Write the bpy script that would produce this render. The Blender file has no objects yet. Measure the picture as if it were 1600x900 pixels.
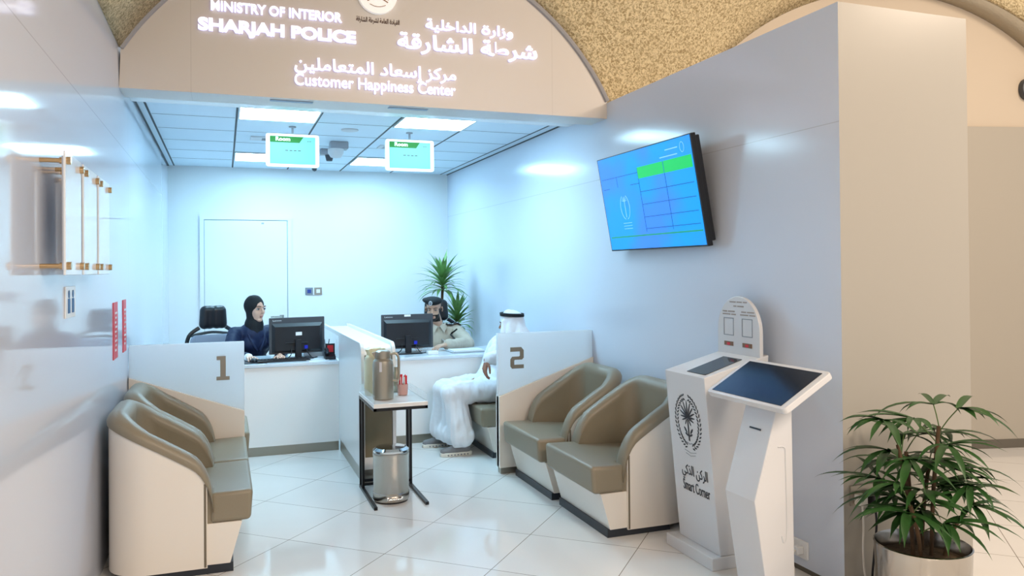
import bpy, bmesh, math, random
from mathutils import Vector, Matrix, Euler, noise
random.seed(7)
C = bpy.context.scene.collection
PI = math.pi
R = math.radians
sc = bpy.context.scene

# ------------------------------------------------------------------ camera
def make_camera():
    yaw, pitch, roll = R(20.08), R(.48), R(-.49)
    F = Vector((math.sin(yaw)*math.cos(pitch), math.cos(yaw)*math.cos(pitch), math.sin(pitch)))
    r = Vector((math.cos(yaw), -math.sin(yaw), 0)); u = r.cross(F)
    r2 = math.cos(roll)*r + math.sin(roll)*u
    u2 = -math.sin(roll)*r + math.cos(roll)*u
    cam = bpy.data.cameras.new('camera')
    cam.sensor_width = 36; cam.lens = 1233/1600*36
    cam.shift_y = -39.8/1600
    cam.clip_start = .05
    o = bpy.data.objects.new('camera', cam); C.objects.link(o)
    m = Matrix((r2, u2, -F)).transposed().to_4x4()
    m.translation = Vector((0, 0, 1.55))
    o.matrix_world = m
    sc.camera = o
make_camera()

# ------------------------------------------------------------------ light and exposure
ROOM_TINT = (.46, .79, 1.0)
HALL_TINT = (1.0, .825, .66)
PANEL_POWER = 30
HALL_POWER = 92
w = bpy.data.worlds.new('world'); sc.world = w; w.use_nodes = True
w.node_tree.nodes['Background'].inputs[0].default_value = (.86, .92, 1.0, 1)
w.node_tree.nodes['Background'].inputs[1].default_value = .48
sc.view_settings.view_transform = 'Standard'
sc.view_settings.look = 'None'
sc.view_settings.gamma = 1
sc.view_settings.use_curve_mapping = False
sc.view_settings.exposure = 0.12
def area(name, loc, rot, sx, sy, power, col):
    l = bpy.data.lights.new(name, 'AREA'); l.shape = 'RECTANGLE'; l.size = sx; l.size_y = sy
    l.energy = power; l.color = col
    o = bpy.data.objects.new(name, l); C.objects.link(o); o.location = loc; o.rotation_euler = rot
    return o
# unseen lamps added for the hall's warm light, tilted to reach the header
for i, (x, y) in enumerate(((.6, -1.2), (2.2, -1.2), (3.8, -1.0), (5.6, 1.2))):
    area('unseen_hall_lamp', (x, y, 4.1), (R(38), 0, 0), .9, .9, HALL_POWER, HALL_TINT)

# ------------------------------------------------------------------ materials
def mat(name, col, rough=.5, metal=0, spec=.5, bump=0, bscale=50, emit=None, es=0, coat=0, alpha=1, trans=0, var=0, vscale=4, ior=1.45):
    m = bpy.data.materials.new(name); m.use_nodes = True
    nt = m.node_tree; b = nt.nodes['Principled BSDF']
    b.inputs['Base Color'].default_value = (*col, 1)
    b.inputs['Roughness'].default_value = rough
    b.inputs['Metallic'].default_value = metal
    b.inputs['Specular IOR Level'].default_value = spec
    b.inputs['IOR'].default_value = ior
    if coat: b.inputs['Coat Weight'].default_value = coat; b.inputs['Coat Roughness'].default_value = .04
    if alpha < 1: b.inputs['Alpha'].default_value = alpha
    if trans: b.inputs['Transmission Weight'].default_value = trans
    if emit: b.inputs['Emission Color'].default_value = (*emit, 1); b.inputs['Emission Strength'].default_value = es
    if var:
        tc = nt.nodes.new('ShaderNodeTexCoord'); n = nt.nodes.new('ShaderNodeTexNoise'); n.inputs['Scale'].default_value = vscale
        mx = nt.nodes.new('ShaderNodeMixRGB'); mx.inputs[1].default_value = (*[c*(1-var) for c in col], 1); mx.inputs[2].default_value = (*[min(1, c*(1+var)) for c in col], 1)
        nt.links.new(tc.outputs['Object'], n.inputs['Vector']); nt.links.new(n.outputs[0], mx.inputs[0]); nt.links.new(mx.outputs[0], b.inputs['Base Color'])
    if bump:
        tc = nt.nodes.new('ShaderNodeTexCoord'); n = nt.nodes.new('ShaderNodeTexNoise'); n.inputs['Scale'].default_value = bscale
        bp = nt.nodes.new('ShaderNodeBump'); bp.inputs['Strength'].default_value = bump; bp.inputs['Distance'].default_value = .01
        nt.links.new(tc.outputs['Object'], n.inputs['Vector']); nt.links.new(n.outputs[0], bp.inputs['Height']); nt.links.new(bp.outputs[0], b.inputs['Normal'])
    return m

def seams(m, axis_vals, col=(.28, .28, .3), wdt=.0025):
    """thin panel joints drawn where a world axis equals a value; axis_vals = [(axis, value), ...]"""
    nt = m.node_tree; b = nt.nodes['Principled BSDF']
    g = nt.nodes.new('ShaderNodeNewGeometry'); s = nt.nodes.new('ShaderNodeSeparateXYZ'); nt.links.new(g.outputs['Position'], s.inputs[0])
    prev = None
    for ax, v in axis_vals:
        c = nt.nodes.new('ShaderNodeMath'); c.operation = 'COMPARE'
        nt.links.new(s.outputs[ax], c.inputs[0]); c.inputs[1].default_value = v; c.inputs[2].default_value = wdt
        if prev:
            a = nt.nodes.new('ShaderNodeMath'); a.operation = 'MAXIMUM'; nt.links.new(prev, a.inputs[0]); nt.links.new(c.outputs[0], a.inputs[1]); prev = a.outputs[0]
        else: prev = c.outputs[0]
    mx = nt.nodes.new('ShaderNodeMixRGB'); mx.inputs[1].default_value = b.inputs['Base Color'].default_value; mx.inputs[2].default_value = (*col, 1)
    f = nt.nodes.new('ShaderNodeMath'); f.operation = 'MULTIPLY'; nt.links.new(prev, f.inputs[0]); f.inputs[1].default_value = .35
    nt.links.new(f.outputs[0], mx.inputs[0]); nt.links.new(mx.outputs[0], b.inputs['Base Color'])
    return m

WHITE = (.80, .80, .80)
M = {}
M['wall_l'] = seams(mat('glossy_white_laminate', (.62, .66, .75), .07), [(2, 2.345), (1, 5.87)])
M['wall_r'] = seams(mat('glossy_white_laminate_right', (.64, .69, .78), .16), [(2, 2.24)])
M['wall_back'] = mat('painted_wall', (.78, .80, .80), .45)
M['column'] = mat('warm_lit_laminate', (.37, .345, .30), .3)  # white laminate like the right wall, warm hall light put into its colour
M['header'] = seams(mat('header_laminate', (.65, .595, .54), .35), [(0, -.188), (0, 2.3)], (.4, .35, .3), .002)
M['hall_wall'] = mat('cream_plaster', (.58, .49, .38), .7)
M['hall_panel'] = mat('beige_panel', (.42, .38, .315), .45)
M['skirt'] = mat('steel_skirting', (.34, .31, .26), .28, .8)
M['skirt_dark'] = mat('dark_skirting', (.16, .14, .11), .4, .3)
M['plinth'] = mat('black_plinth', (.025, .03, .04), .35)
M['white'] = mat('white_laminate', (.88, .87, .86), .22)
M['solid_white'] = mat('white_solid_surface', (.84, .84, .83), .25)
M['cool_white'] = mat('white_acrylic_panel', (.86, .88, .90), .18)
M['cream'] = mat('cream_shell', (.83, .77, .69), .25)
M['taupe'] = mat('taupe_leather', (.26, .22, .155), .38, 0, .5, bump=.12, bscale=220, var=.06)
M['taupe_d'] = mat('taupe_piping', (.17, .14, .095), .45)
M['taupe_panel'] = mat('taupe_laminate', (.20, .165, .10), .35)
M['brass'] = mat('brass', (.62, .42, .22), .25, 1)
M['bronze'] = mat('brushed_bronze_number', (.34, .31, .26), .32, .6)
M['steel'] = mat('brushed_steel', (.46, .43, .39), .24, 1)
M['chrome'] = mat('chrome', (.75, .74, .72), .08, 1)
M['black'] = mat('black_plastic', (.012, .013, .017), .35)
M['blackm'] = mat('black_metal', (.012, .012, .014), .35, .3)
M['dgrey'] = mat('dark_grey_plastic', (.05, .055, .065), .4)
M['grey'] = mat('grey_plastic', (.35, .37, .4), .45)
M['lgrey'] = mat('light_grey_plastic', (.62, .63, .64), .4)
M['tile'] = mat('ceiling_tile', (.72, .83, .91), .55)  # white tiles, cool room light put into their colour
M['grid'] = mat('dark_ceiling_joint', (.05, .06, .07), .6)
M['lamp'] = mat('light_panel', (.9, .9, .9), .5, emit=ROOM_TINT, es=PANEL_POWER)
M['letter'] = mat('lit_white_letter', (.9, .9, .9), .4, emit=(.88, .88, 1.0), es=1.15)
M['halo'] = mat('lit_letter_side', (.8, .8, .9), .5, emit=(.62, .58, 1.0), es=.8)
M['brown'] = mat('brown_print', (.10, .05, .03), .5)
M['ink'] = mat('dark_print', (.03, .035, .045), .5)
M['ink_grey'] = mat('grey_print', (.22, .24, .27), .5)
M['marble'] = mat('white_marble', (.80, .79, .77), .15, var=.06, vscale=9)
M['acrylic'] = mat('clear_acrylic', (.8, .9, .95), .05, 0, .5, alpha=.22)
M['glass'] = mat('clear_side_glass', (.70, .85, .95), .05, 0, .5, alpha=.22)
M['thermos'] = mat('taupe_metallic', (.40, .36, .29), .3, .7)
M['thermos_c'] = mat('cream_metallic', (.78, .75, .52), .3, .2)
M['red'] = mat('red_print', (.62, .02, .03), .4)
M['pinkglass'] = mat('rose_cup', (.62, .36, .32), .25)
M['soil'] = mat('soil_pebbles', (.10, .065, .035), .9, bump=1, bscale=60, var=.6, vscale=70)
M['leaf'] = mat('palm_leaf', (.022, .075, .016), .4, var=.4, vscale=6)
M['leaf2'] = mat('variegated_leaf', (.16, .33, .10), .45, var=.5, vscale=9)
M['stem'] = mat('brown_stem', (.10, .055, .025), .8, var=.3, vscale=40)
M['stemg'] = mat('green_petiole', (.07, .12, .03), .6)
M['skin_f'] = mat('skin_light', (.66, .40, .29), .5)
M['skin_m'] = mat('skin_tan', (.60, .37, .26), .5)
M['skin_d'] = mat('skin_brown', (.33, .15, .09), .5)
M['lips'] = mat('lips', (.42, .19, .15), .45)
M['eyew'] = mat('eye_white', (.50, .46, .43), .35)
M['hair'] = mat('black_hair', (.015, .011, .01), .6)
M['hijab'] = mat('black_cloth', (.004, .005, .007), .75, bump=.2, bscale=60)
M['navy'] = mat('navy_cloth', (.003, .010, .048), .65, bump=.2, bscale=30)
M['khaki'] = mat('khaki_cloth', (.50, .43, .34), .8, bump=.25, bscale=25)
M['kandura'] = mat('white_cloth', (.74, .76, .80), .85, bump=.6, bscale=16)
M['trouser'] = mat('dark_trousers', (.03, .03, .04), .8)
M['shoe'] = mat('grey_shoe_mesh', (.20, .20, .21), .8, bump=.5, bscale=200)
M['sole'] = mat('white_shoe_sole', (.72, .69, .62), .6)
M['mesh'] = mat('grey_chair_mesh', (.30, .36, .46), .6)
M['silver'] = mat('silver_badge', (.72, .72, .74), .3, .7)
M['cable_w'] = mat('white_cable', (.74, .70, .64), .5)

def translucent(m, fac):
    nt = m.node_tree; b = nt.nodes['Principled BSDF']; out = nt.nodes['Material Output']
    tr = nt.nodes.new('ShaderNodeBsdfTranslucent'); tr.inputs[0].default_value = (.9, .93, .95, 1)
    mx = nt.nodes.new('ShaderNodeMixShader'); mx.inputs[0].default_value = fac
    nt.links.new(b.outputs[0], mx.inputs[1]); nt.links.new(tr.outputs[0], mx.inputs[2]); nt.links.new(mx.outputs[0], out.inputs[0]); return m
translucent(M['cool_white'], .62)
M['kiosk'] = mat('white_kiosk_metal', (.66, .66, .67), .25)
# stucco vault: coarse gold plaster
def stucco():
    m = mat('gold_stucco', (.55, .42, .21), .95)
    nt = m.node_tree; b = nt.nodes['Principled BSDF']
    tc = nt.nodes.new('ShaderNodeTexCoord')
    n = nt.nodes.new('ShaderNodeTexNoise'); n.inputs['Scale'].default_value = 58; n.inputs['Detail'].default_value = 5; n.inputs['Roughness'].default_value = .65
    n.inputs['Distortion'].default_value = .8
    r = nt.nodes.new('ShaderNodeValToRGB')
    r.color_ramp.elements[0].position = .40; r.color_ramp.elements[0].color = (.40, .29, .14, 1)
    r.color_ramp.elements[1].position = .56; r.color_ramp.elements[1].color = (.86, .71, .44, 1)
    bp = nt.nodes.new('ShaderNodeBump'); bp.inputs['Strength'].default_value = .9; bp.inputs['Distance'].default_value = .015
    nt.links.new(tc.outputs['Object'], n.inputs['Vector']); nt.links.new(n.outputs[0], r.inputs[0]); nt.links.new(r.outputs[0], b.inputs['Base Color'])
    nt.links.new(n.outputs[0], bp.inputs['Height']); nt.links.new(bp.outputs[0], b.inputs['Normal'])
    return m
M['stucco'] = stucco()

def floor_mat():
    m = mat('polished_porcelain', (.80, .76, .70), .05, 0, .55)
    nt = m.node_tree; b = nt.nodes['Principled BSDF']
    g = nt.nodes.new('ShaderNodeNewGeometry')
    def math_(op, a, bb=None, c=None):
        n = nt.nodes.new('ShaderNodeMath'); n.operation = op
        for i, v in enumerate((a, bb, c)):
            if v is None: continue
            if isinstance(v, (int, float)): n.inputs[i].default_value = v
            else: nt.links.new(v, n.inputs[i])
        return n.outputs[0]
    t = R(48); outs = []; cells = []
    for (nx, ny, sp, off) in ((-math.sin(t), math.cos(t), .636, .366), (math.cos(t), math.sin(t), .573, .31)):
        d = nt.nodes.new('ShaderNodeVectorMath'); d.operation = 'DOT_PRODUCT'
        nt.links.new(g.outputs['Position'], d.inputs[0]); d.inputs[1].default_value = (nx, ny, 0)
        u = math_('DIVIDE', math_('SUBTRACT', d.outputs['Value'], off), sp)
        fr = math_('FRACT', u); cells.append(math_('FLOOR', u))
        dist = math_('MINIMUM', fr, math_('SUBTRACT', 1.0, fr))
        outs.append(math_('LESS_THAN', math_('MULTIPLY', dist, sp), .0021))
    line = math_('MAXIMUM', outs[0], outs[1])
    cmb = nt.nodes.new('ShaderNodeCombineXYZ'); nt.links.new(cells[0], cmb.inputs[0]); nt.links.new(cells[1], cmb.inputs[1])
    wn = nt.nodes.new('ShaderNodeTexWhiteNoise'); wn.noise_dimensions = '2D'; nt.links.new(cmb.outputs[0], wn.inputs['Vector'])
    ns = nt.nodes.new('ShaderNodeTexNoise'); ns.inputs['Scale'].default_value = 2.2; ns.inputs['Detail'].default_value = 6
    nt.links.new(g.outputs['Position'], ns.inputs['Vector'])
    val = math_('ADD', math_('MULTIPLY', wn.outputs['Value'], .05), math_('ADD', math_('MULTIPLY', ns.outputs[0], .08), .90))
    hs = nt.nodes.new('ShaderNodeHueSaturation'); hs.inputs['Color'].default_value = (.79, .775, .75, 1); nt.links.new(val, hs.inputs['Value'])
    mx = nt.nodes.new('ShaderNodeMixRGB'); nt.links.new(line, mx.inputs[0]); nt.links.new(hs.outputs[0], mx.inputs[1]); mx.inputs[2].default_value = (.22, .19, .16, 1)
    nt.links.new(mx.outputs[0], b.inputs['Base Color'])
    return m
M['floor'] = floor_mat()

# ------------------------------------------------------------------ helpers
def mesh_obj(name, bm, material, parent=None, smooth=False, bevel=0, bseg=2, angle=35, clamp=None):
    if clamp:   # leaves bend where they meet the wall
        for v in bm.verts:
            d_ = v.co[clamp[0]]-(clamp[1]-.06)
            if d_ > 0: v.co[clamp[0]] = clamp[1]-.06*math.exp(-d_/.06)
    me = bpy.data.meshes.new(name)
    bmesh.ops.remove_doubles(bm, verts=bm.verts, dist=1e-6)
    bmesh.ops.recalc_face_normals(bm, faces=bm.faces)
    bm.to_mesh(me); bm.free()
    mats = material if isinstance(material, (list, tuple)) else [material]
    for m_ in mats: me.materials.append(m_)
    o = bpy.data.objects.new(name, me); C.objects.link(o)
    if parent is not None: o.parent = parent
    if bevel:
        b = o.modifiers.new('bevel', 'BEVEL'); b.width = bevel; b.segments = bseg; b.limit_method = 'ANGLE'; b.angle_limit = R(30)
    if smooth:
        for p in me.polygons: p.use_smooth = True
        try: me.set_sharp_from_angle(angle=R(angle))
        except Exception: pass
    return o

def box(bm, x0, x1, y0, y1, z0, z1, rot=None, mi=0):
    vs = [Vector((x, y, z)) for x in (x0, x1) for y in (y0, y1) for z in (z0, z1)]
    if rot is not None: vs = [rot @ v for v in vs]
    v = [bm.verts.new(p) for p in vs]
    for f in ((0, 1, 3, 2), (4, 6, 7, 5), (0, 4, 5, 1), (2, 3, 7, 6), (0, 2, 6, 4), (1, 5, 7, 3)):
        bm.faces.new([v[i] for i in f]).material_index = mi
def B(name, x0, x1, y0, y1, z0, z1, m, parent=None, bevel=0, rot=None):
    bm = bmesh.new(); box(bm, x0, x1, y0, y1, z0, z1, rot); return mesh_obj(name, bm, m, parent, bevel=bevel)

def prism(bm, pts, fn, d0, d1, mi=0):
    """pts 2D outline; fn(a,b,d) -> 3D point; extruded from d0 to d1"""
    a = [bm.verts.new(fn(p[0], p[1], d0)) for p in pts]; b = [bm.verts.new(fn(p[0], p[1], d1)) for p in pts]
    n = len(pts)
    bm.faces.new(a).material_index = mi; bm.faces.new(b[::-1]).material_index = mi
    for i in range(n): bm.faces.new((a[i], b[i], b[(i+1) % n], a[(i+1) % n])).material_index = mi

def loft(bm, rings, closed=True, cap=True, mi=0):
    vr = [[bm.verts.new(p) for p in r] for r in rings]
    n = len(rings[0])
    for a, b in zip(vr, vr[1:]):
        for i in range(n if closed else n-1):
            bm.faces.new((a[i], a[(i+1) % n], b[(i+1) % n], b[i])).material_index = mi
    if cap and closed:
        bm.faces.new(vr[0]).material_index = mi; bm.faces.new(vr[-1][::-1]).material_index = mi
    return vr

def lathe(bm, prof, cx=0, cy=0, n=40, mi=0, cap=True):
    loft(bm, [[Vector((cx+r*math.cos(2*PI*i/n), cy+r*math.sin(2*PI*i/n), z)) for i in range(n)] for r, z in prof], cap=cap, mi=mi)

def frame_of(d):
    d = d.normalized(); up = Vector((0, 0, 1)) if abs(d.z) < .95 else Vector((1, 0, 0))
    a = d.cross(up).normalized(); return a, a.cross(d).normalized()

def tube(bm, pts, r, n=8, closed=False, mi=0):
    pts = [Vector(p) for p in pts]; rs = r if isinstance(r, (list, tuple)) else [r]*len(pts)
    rings = []; prev = None
    for i, p in enumerate(pts):
        if closed: d = pts[(i+1) % len(pts)] - pts[i-1]
        else: d = pts[min(i+1, len(pts)-1)] - pts[max(i-1, 0)]
        d.normalize()
        if prev is None: a, b = frame_of(d)
        else:
            a = (prev - d*prev.dot(d))
            a = a.normalized() if a.length > 1e-6 else frame_of(d)[0]
            b = a.cross(d).normalized()
        prev = a
        rings.append([p + rs[i]*(a*math.cos(2*PI*k/n) + b*math.sin(2*PI*k/n)) for k in range(n)])
    if closed: rings.append(rings[0])
    loft(bm, rings, cap=not closed, mi=mi)

def smooth_path(pts, k=8):
    pts = [Vector(p) for p in pts]; out = []
    for i in range(len(pts)-1):
        p0 = pts[max(i-1, 0)]; p1 = pts[i]; p2 = pts[i+1]; p3 = pts[min(i+2, len(pts)-1)]
        for j in range(k):
            t = j/k
            out.append(.5*((2*p1) + (p2-p0)*t + (2*p0-5*p1+4*p2-p3)*t*t + (3*p1-p0-3*p2+p3)*t**3))
    out.append(pts[-1]); return out

def empty(name, loc, rz=0, parent=None):
    o = bpy.data.objects.new(name, None); C.objects.link(o); o.location = loc; o.rotation_euler = (0, 0, rz)
    if parent is not None: o.parent = parent
    return o
def tag(o, label, cat, group=None):
    o['label'] = label; o['category'] = cat
    if group: o['group'] = group
    return o
def struct(o): o['kind'] = 'structure'; return o
def thing(name, label, cat, loc=(0, 0, 0), rz=0, group=None): return tag(empty(name, loc, rz), label, cat, group)
def copy_tree(o, parent=None):
    c = o.copy(); C.objects.link(c); c.parent = parent
    for ch in list(o.children): copy_tree(ch, c)
    return c

# text ------------------------------------------------------------
AR = {'ا': (0xFE8D, 2), 'أ': (0xFE83, 2), 'إ': (0xFE87, 2), 'ة': (0xFE93, 2), 'ت': (0xFE95, 4), 'خ': (0xFEA5, 4), 'د': (0xFEA9, 2), 'ذ': (0xFEAB, 2),
      'ر': (0xFEAD, 2), 'ز': (0xFEAF, 2), 'س': (0xFEB1, 4), 'ش': (0xFEB5, 4), 'ط': (0xFEC1, 4), 'ع': (0xFEC9, 4), 'ق': (0xFED5, 4), 'ك': (0xFED9, 4),
      'ل': (0xFEDD, 4), 'م': (0xFEE1, 4), 'ن': (0xFEE5, 4), 'و': (0xFEED, 2), 'ي': (0xFEF1, 4)}
def arabic(s):
    out = []
    for i, ch in enumerate(s):
        if ch not in AR: out.append(ch); continue
        base, k = AR[ch]
        jp = i > 0 and s[i-1] in AR and AR[s[i-1]][1] == 4
        jn = k == 4 and i+1 < len(s) and s[i+1] in AR
        if ch == 'ة' and not jp: out.append('ö'); continue   # round letter with two dots
        out.append(chr(base + (3 if jp and jn else 2 if jn else 1 if jp else 0)))
    return ''.join(reversed(out))

def text(name, s, org, right, up, wd, ht, m, depth=.004, bold=0., parent=None, halo=None, words=1):
    """letters fitted into the box wd x ht whose lower left corner is org; they stand out of the surface by depth"""
    cu = bpy.data.curves.new('t', 'FONT'); cu.body = s; cu.size = 1; cu.offset = bold; cu.resolution_u = 4
    o = bpy.data.objects.new('t', cu); C.objects.link(o)
    bpy.context.view_layer.update()
    me = bpy.data.meshes.new_from_object(o.evaluated_get(bpy.context.evaluated_depsgraph_get()))
    bpy.data.objects.remove(o)
    bm = bmesh.new(); bm.from_mesh(me); bpy.data.meshes.remove(me)
    xs = [v.co.x for v in bm.verts]; ys = [v.co.y for v in bm.verts]
    x0, x1, y0, y1 = min(xs), max(xs), min(ys), max(ys)
    org = Vector(org); right = Vector(right).normalized(); up = Vector(up).normalized(); nrm = right.cross(up)
    bmesh.ops.remove_doubles(bm, verts=bm.verts, dist=1e-5)
    g = bmesh.ops.extrude_face_region(bm, geom=bm.faces[:])
    top = {v for v in g['geom'] if isinstance(v, bmesh.types.BMVert)}
    for v in bm.verts:
        p = org + right*((v.co.x-x0)/(x1-x0)*wd) + up*((v.co.y-y0)/(y1-y0)*ht)
        v.co = p + nrm*(depth if v in top else 0.0)
    mats = [m] if halo is None else [m, halo]
    if halo is not None:
        for f in bm.faces:
            if abs(f.normal.dot(nrm)) < .5: f.material_index = 1
    bmesh.ops.recalc_face_normals(bm, faces=bm.faces); bm.normal_update()
    if halo is not None:
        for f in bm.faces: f.material_index = 0 if abs(f.normal.dot(nrm)) > .5 else 1
    def u(v): return (v.co-org).dot(right)
    cuts = []
    if words > 1:
        iv = sorted((min(u(v) for v in e.verts), max(u(v) for v in e.verts)) for e in bm.edges); gaps = []; hi = iv[0][1]
        for a, b_ in iv:
            if a > hi+1e-5: gaps.append((a-hi, (a+hi)/2))
            hi = max(hi, b_)
        cuts = sorted(c for _, c in sorted(gaps)[-(words-1):])
    root = parent; out = None
    if words > 1: root = empty(name, org, 0, parent); out = root
    for k in range(len(cuts)+1):
        b2 = bm.copy() if cuts else bm
        if cuts:
            lo_ = cuts[k-1] if k else -1e9; hi_ = cuts[k] if k < len(cuts) else 1e9
            bmesh.ops.delete(b2, geom=[v for v in b2.verts if not lo_ < u(v) < hi_], context='VERTS')
            b2.transform(Matrix.Translation(-org))
        me = bpy.data.meshes.new(name); b2.to_mesh(me); b2.free()
        for k2 in mats: me.materials.append(k2)
        ob = bpy.data.objects.new('word' if words > 1 else name, me); C.objects.link(ob)
        if root is not None: ob.parent = root
        if out is None: out = ob
    if cuts: bm.free()
    return out

# blobs: overlapping capsules and ellipsoids fused into one continuous surface ---------------
import numpy as np
def surface_net(F, h, org):
    """naive surface nets on a scalar grid; returns vertices and quads"""
    S = F < 0
    nx, ny, nz = F.shape
    c = [S[i:nx-1+i, j:ny-1+j, k:nz-1+k] for i in (0, 1) for j in (0, 1) for k in (0, 1)]
    al = c[0].copy(); an = c[0].copy()
    for q in c[1:]: al &= q; an |= q
    act = np.argwhere(an & ~al); idx = -np.ones((nx-1, ny-1, nz-1), dtype=np.int64)
    idx[act[:, 0], act[:, 1], act[:, 2]] = np.arange(len(act))
    acc = np.zeros((len(act), 3)); cnt = np.zeros(len(act))
    cor = [(i, j, k) for i in (0, 1) for j in (0, 1) for k in (0, 1)]
    for a in cor:
        for ax in range(3):
            if a[ax]: continue
            b = list(a); b[ax] = 1
            fa = F[act[:, 0]+a[0], act[:, 1]+a[1], act[:, 2]+a[2]]; fb = F[act[:, 0]+b[0], act[:, 1]+b[1], act[:, 2]+b[2]]
            cr = (fa < 0) != (fb < 0); t = np.where(cr, fa/np.where(cr, fa-fb, 1), 0)
            p = np.array(a, float)[None, :].repeat(len(act), 0); p[:, ax] += t
            acc[cr] += p[cr]; cnt[cr] += 1
    V = (act+acc/cnt[:, None])*h+np.array(org)
    Q = []
    for ax in range(3):
        sl0 = [slice(None)]*3; sl1 = [slice(None)]*3; sl0[ax] = slice(0, -1); sl1[ax] = slice(1, None)
        e = S[tuple(sl0)] != S[tuple(sl1)]
        E_ = np.argwhere(e); u, v = (ax+1) % 3, (ax+2) % 3
        ok = (E_[:, u] > 0) & (E_[:, v] > 0) & (E_[:, u] < F.shape[u]-1) & (E_[:, v] < F.shape[v]-1); E_ = E_[ok]
        ins = S[E_[:, 0], E_[:, 1], E_[:, 2]]
        def at(du, dv):
            q = E_.copy(); q[:, u] += du; q[:, v] += dv; return idx[q[:, 0], q[:, 1], q[:, 2]]
        quad = np.stack([at(-1, -1), at(0, -1), at(0, 0), at(-1, 0)], 1)
        quad[~ins] = quad[~ins][:, ::-1]; Q.append(quad)
    return V, np.concatenate(Q)
def blob(name, prims, vox, m, parent=None, smooth=3, wr=0, wscale=9, paint=None, M4=None, kk=.35):
    info = []
    for p in prims:
        if p[0] == 'c':
            a, b = np.array(p[1]), np.array(p[2]); r = max(p[3], p[4]); lo, hi = np.minimum(a, b)-r, np.maximum(a, b)+r; rm = min(p[3], p[4])
        else:
            a = np.array(p[1]); r = max(p[2]); lo, hi = a-r, a+r; rm = min(p[2])
        info.append((lo, hi, rm))
    pad = .02+2*vox
    LO = np.min([i[0] for i in info], 0)-pad; HI = np.max([i[1] for i in info], 0)+pad
    n = np.ceil((HI-LO)/vox).astype(int)+1
    F = np.full(tuple(n), .03, dtype=np.float32)
    for p, (lo, hi, rm) in zip(prims, info):
        k = min(.014, rm*kk)
        i0 = np.maximum(0, ((lo-.016-LO)/vox).astype(int)); i1 = np.minimum(n, ((hi+.016-LO)/vox).astype(int)+2)
        ax = [LO[q]+vox*np.arange(i0[q], i1[q]) for q in range(3)]
        X, Y, Z = np.meshgrid(*ax, indexing='ij')
        if p[0] == 'c':
            a, b = np.array(p[1]), np.array(p[2]); d = b-a; L2 = max(d@d, 1e-12)
            t = np.clip(((X-a[0])*d[0]+(Y-a[1])*d[1]+(Z-a[2])*d[2])/L2, 0, 1)
            D = np.sqrt((X-a[0]-t*d[0])**2+(Y-a[1]-t*d[1])**2+(Z-a[2]-t*d[2])**2)-(p[3]+(p[4]-p[3])*t)
        else:
            rot = np.array(Euler(p[3]).to_matrix()) if len(p) > 3 else np.eye(3)
            c = np.array(p[1]); P = np.stack([X-c[0], Y-c[1], Z-c[2]], -1) @ rot; r = np.array(p[2])
            k0 = np.sqrt(((P/r)**2).sum(-1)); k1 = np.sqrt(((P/r**2)**2).sum(-1)); D = k0*(k0-1)/np.maximum(k1, 1e-6)
        s = tuple(slice(i0[q], i1[q]) for q in range(3)); A = F[s]
        hh = np.maximum(k-np.abs(A-D), 0)/k
        F[s] = np.minimum(A, D)-hh*hh*k*.25
    V, Q = surface_net(F, vox, LO)
    me2 = bpy.data.meshes.new(name); me2.from_pydata(V.tolist(), [], Q.tolist()); me2.update()
    if smooth:
        bm = bmesh.new(); bm.from_mesh(me2)
        for _ in range(max(1, smooth//2)): bmesh.ops.smooth_vert(bm, verts=bm.verts, factor=.5, use_axis_x=True, use_axis_y=True, use_axis_z=True)
        bm.to_mesh(me2); bm.free()
    if wr:
        nv = len(me2.vertices); co = np.zeros(nv*3); no = np.zeros(nv*3)
        me2.vertices.foreach_get('co', co); me2.vertices.foreach_get('normal', no); co = co.reshape(-1, 3); no = no.reshape(-1, 3)
        hs = np.array([noise.noise(Vector((q[0], q[1], q[2]*.55))) + .5*noise.noise(Vector((q[0]*2.3, q[1]*2.3, q[2]*1.3))) for q in co*np.array(wscale)])
        me2.vertices.foreach_set('co', (co+no*(hs*wr)[:, None]).ravel()); me2.update()
    mats = m if isinstance(m, (list, tuple)) else [m]
    for k in mats: me2.materials.append(k)
    for pl in me2.polygons: pl.use_smooth = True
    if paint:
        for pl in me2.polygons: pl.material_index = paint(None, pl.center)
    ob = bpy.data.objects.new(name, me2); C.objects.link(ob)
    if parent is not None: ob.parent = parent
    return ob

# ------------------------------------------------------------------ room dimensions
XL, XR = -.6, 2.75        # side walls
YH = 5.39                 # face of the header
YB = 9.95                 # back wall
ZC = 2.79                 # office ceiling
ZH = 2.69                 # underside of header
ZL, ZR = 2.95, 2.81       # tops of side walls

# ------------------------------------------------------------------ structure
struct(B('floor', -.75, 9, -1.5, YB+.2, -.1, 0, M['floor']))
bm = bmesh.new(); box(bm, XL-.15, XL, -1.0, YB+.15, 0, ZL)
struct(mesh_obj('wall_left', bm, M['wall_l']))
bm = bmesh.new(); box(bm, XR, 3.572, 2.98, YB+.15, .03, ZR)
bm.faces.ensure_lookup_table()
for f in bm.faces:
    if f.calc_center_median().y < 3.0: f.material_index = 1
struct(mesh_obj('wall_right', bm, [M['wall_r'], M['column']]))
struct(B('baseboard_right', XR+.01, 3.56, 2.99, 9.9, 0, .03, M['skirt_dark']))
struct(B('wall_back', XL, XR, YB, YB+.15, 0, ZC+.2, M['wall_back']))
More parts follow.
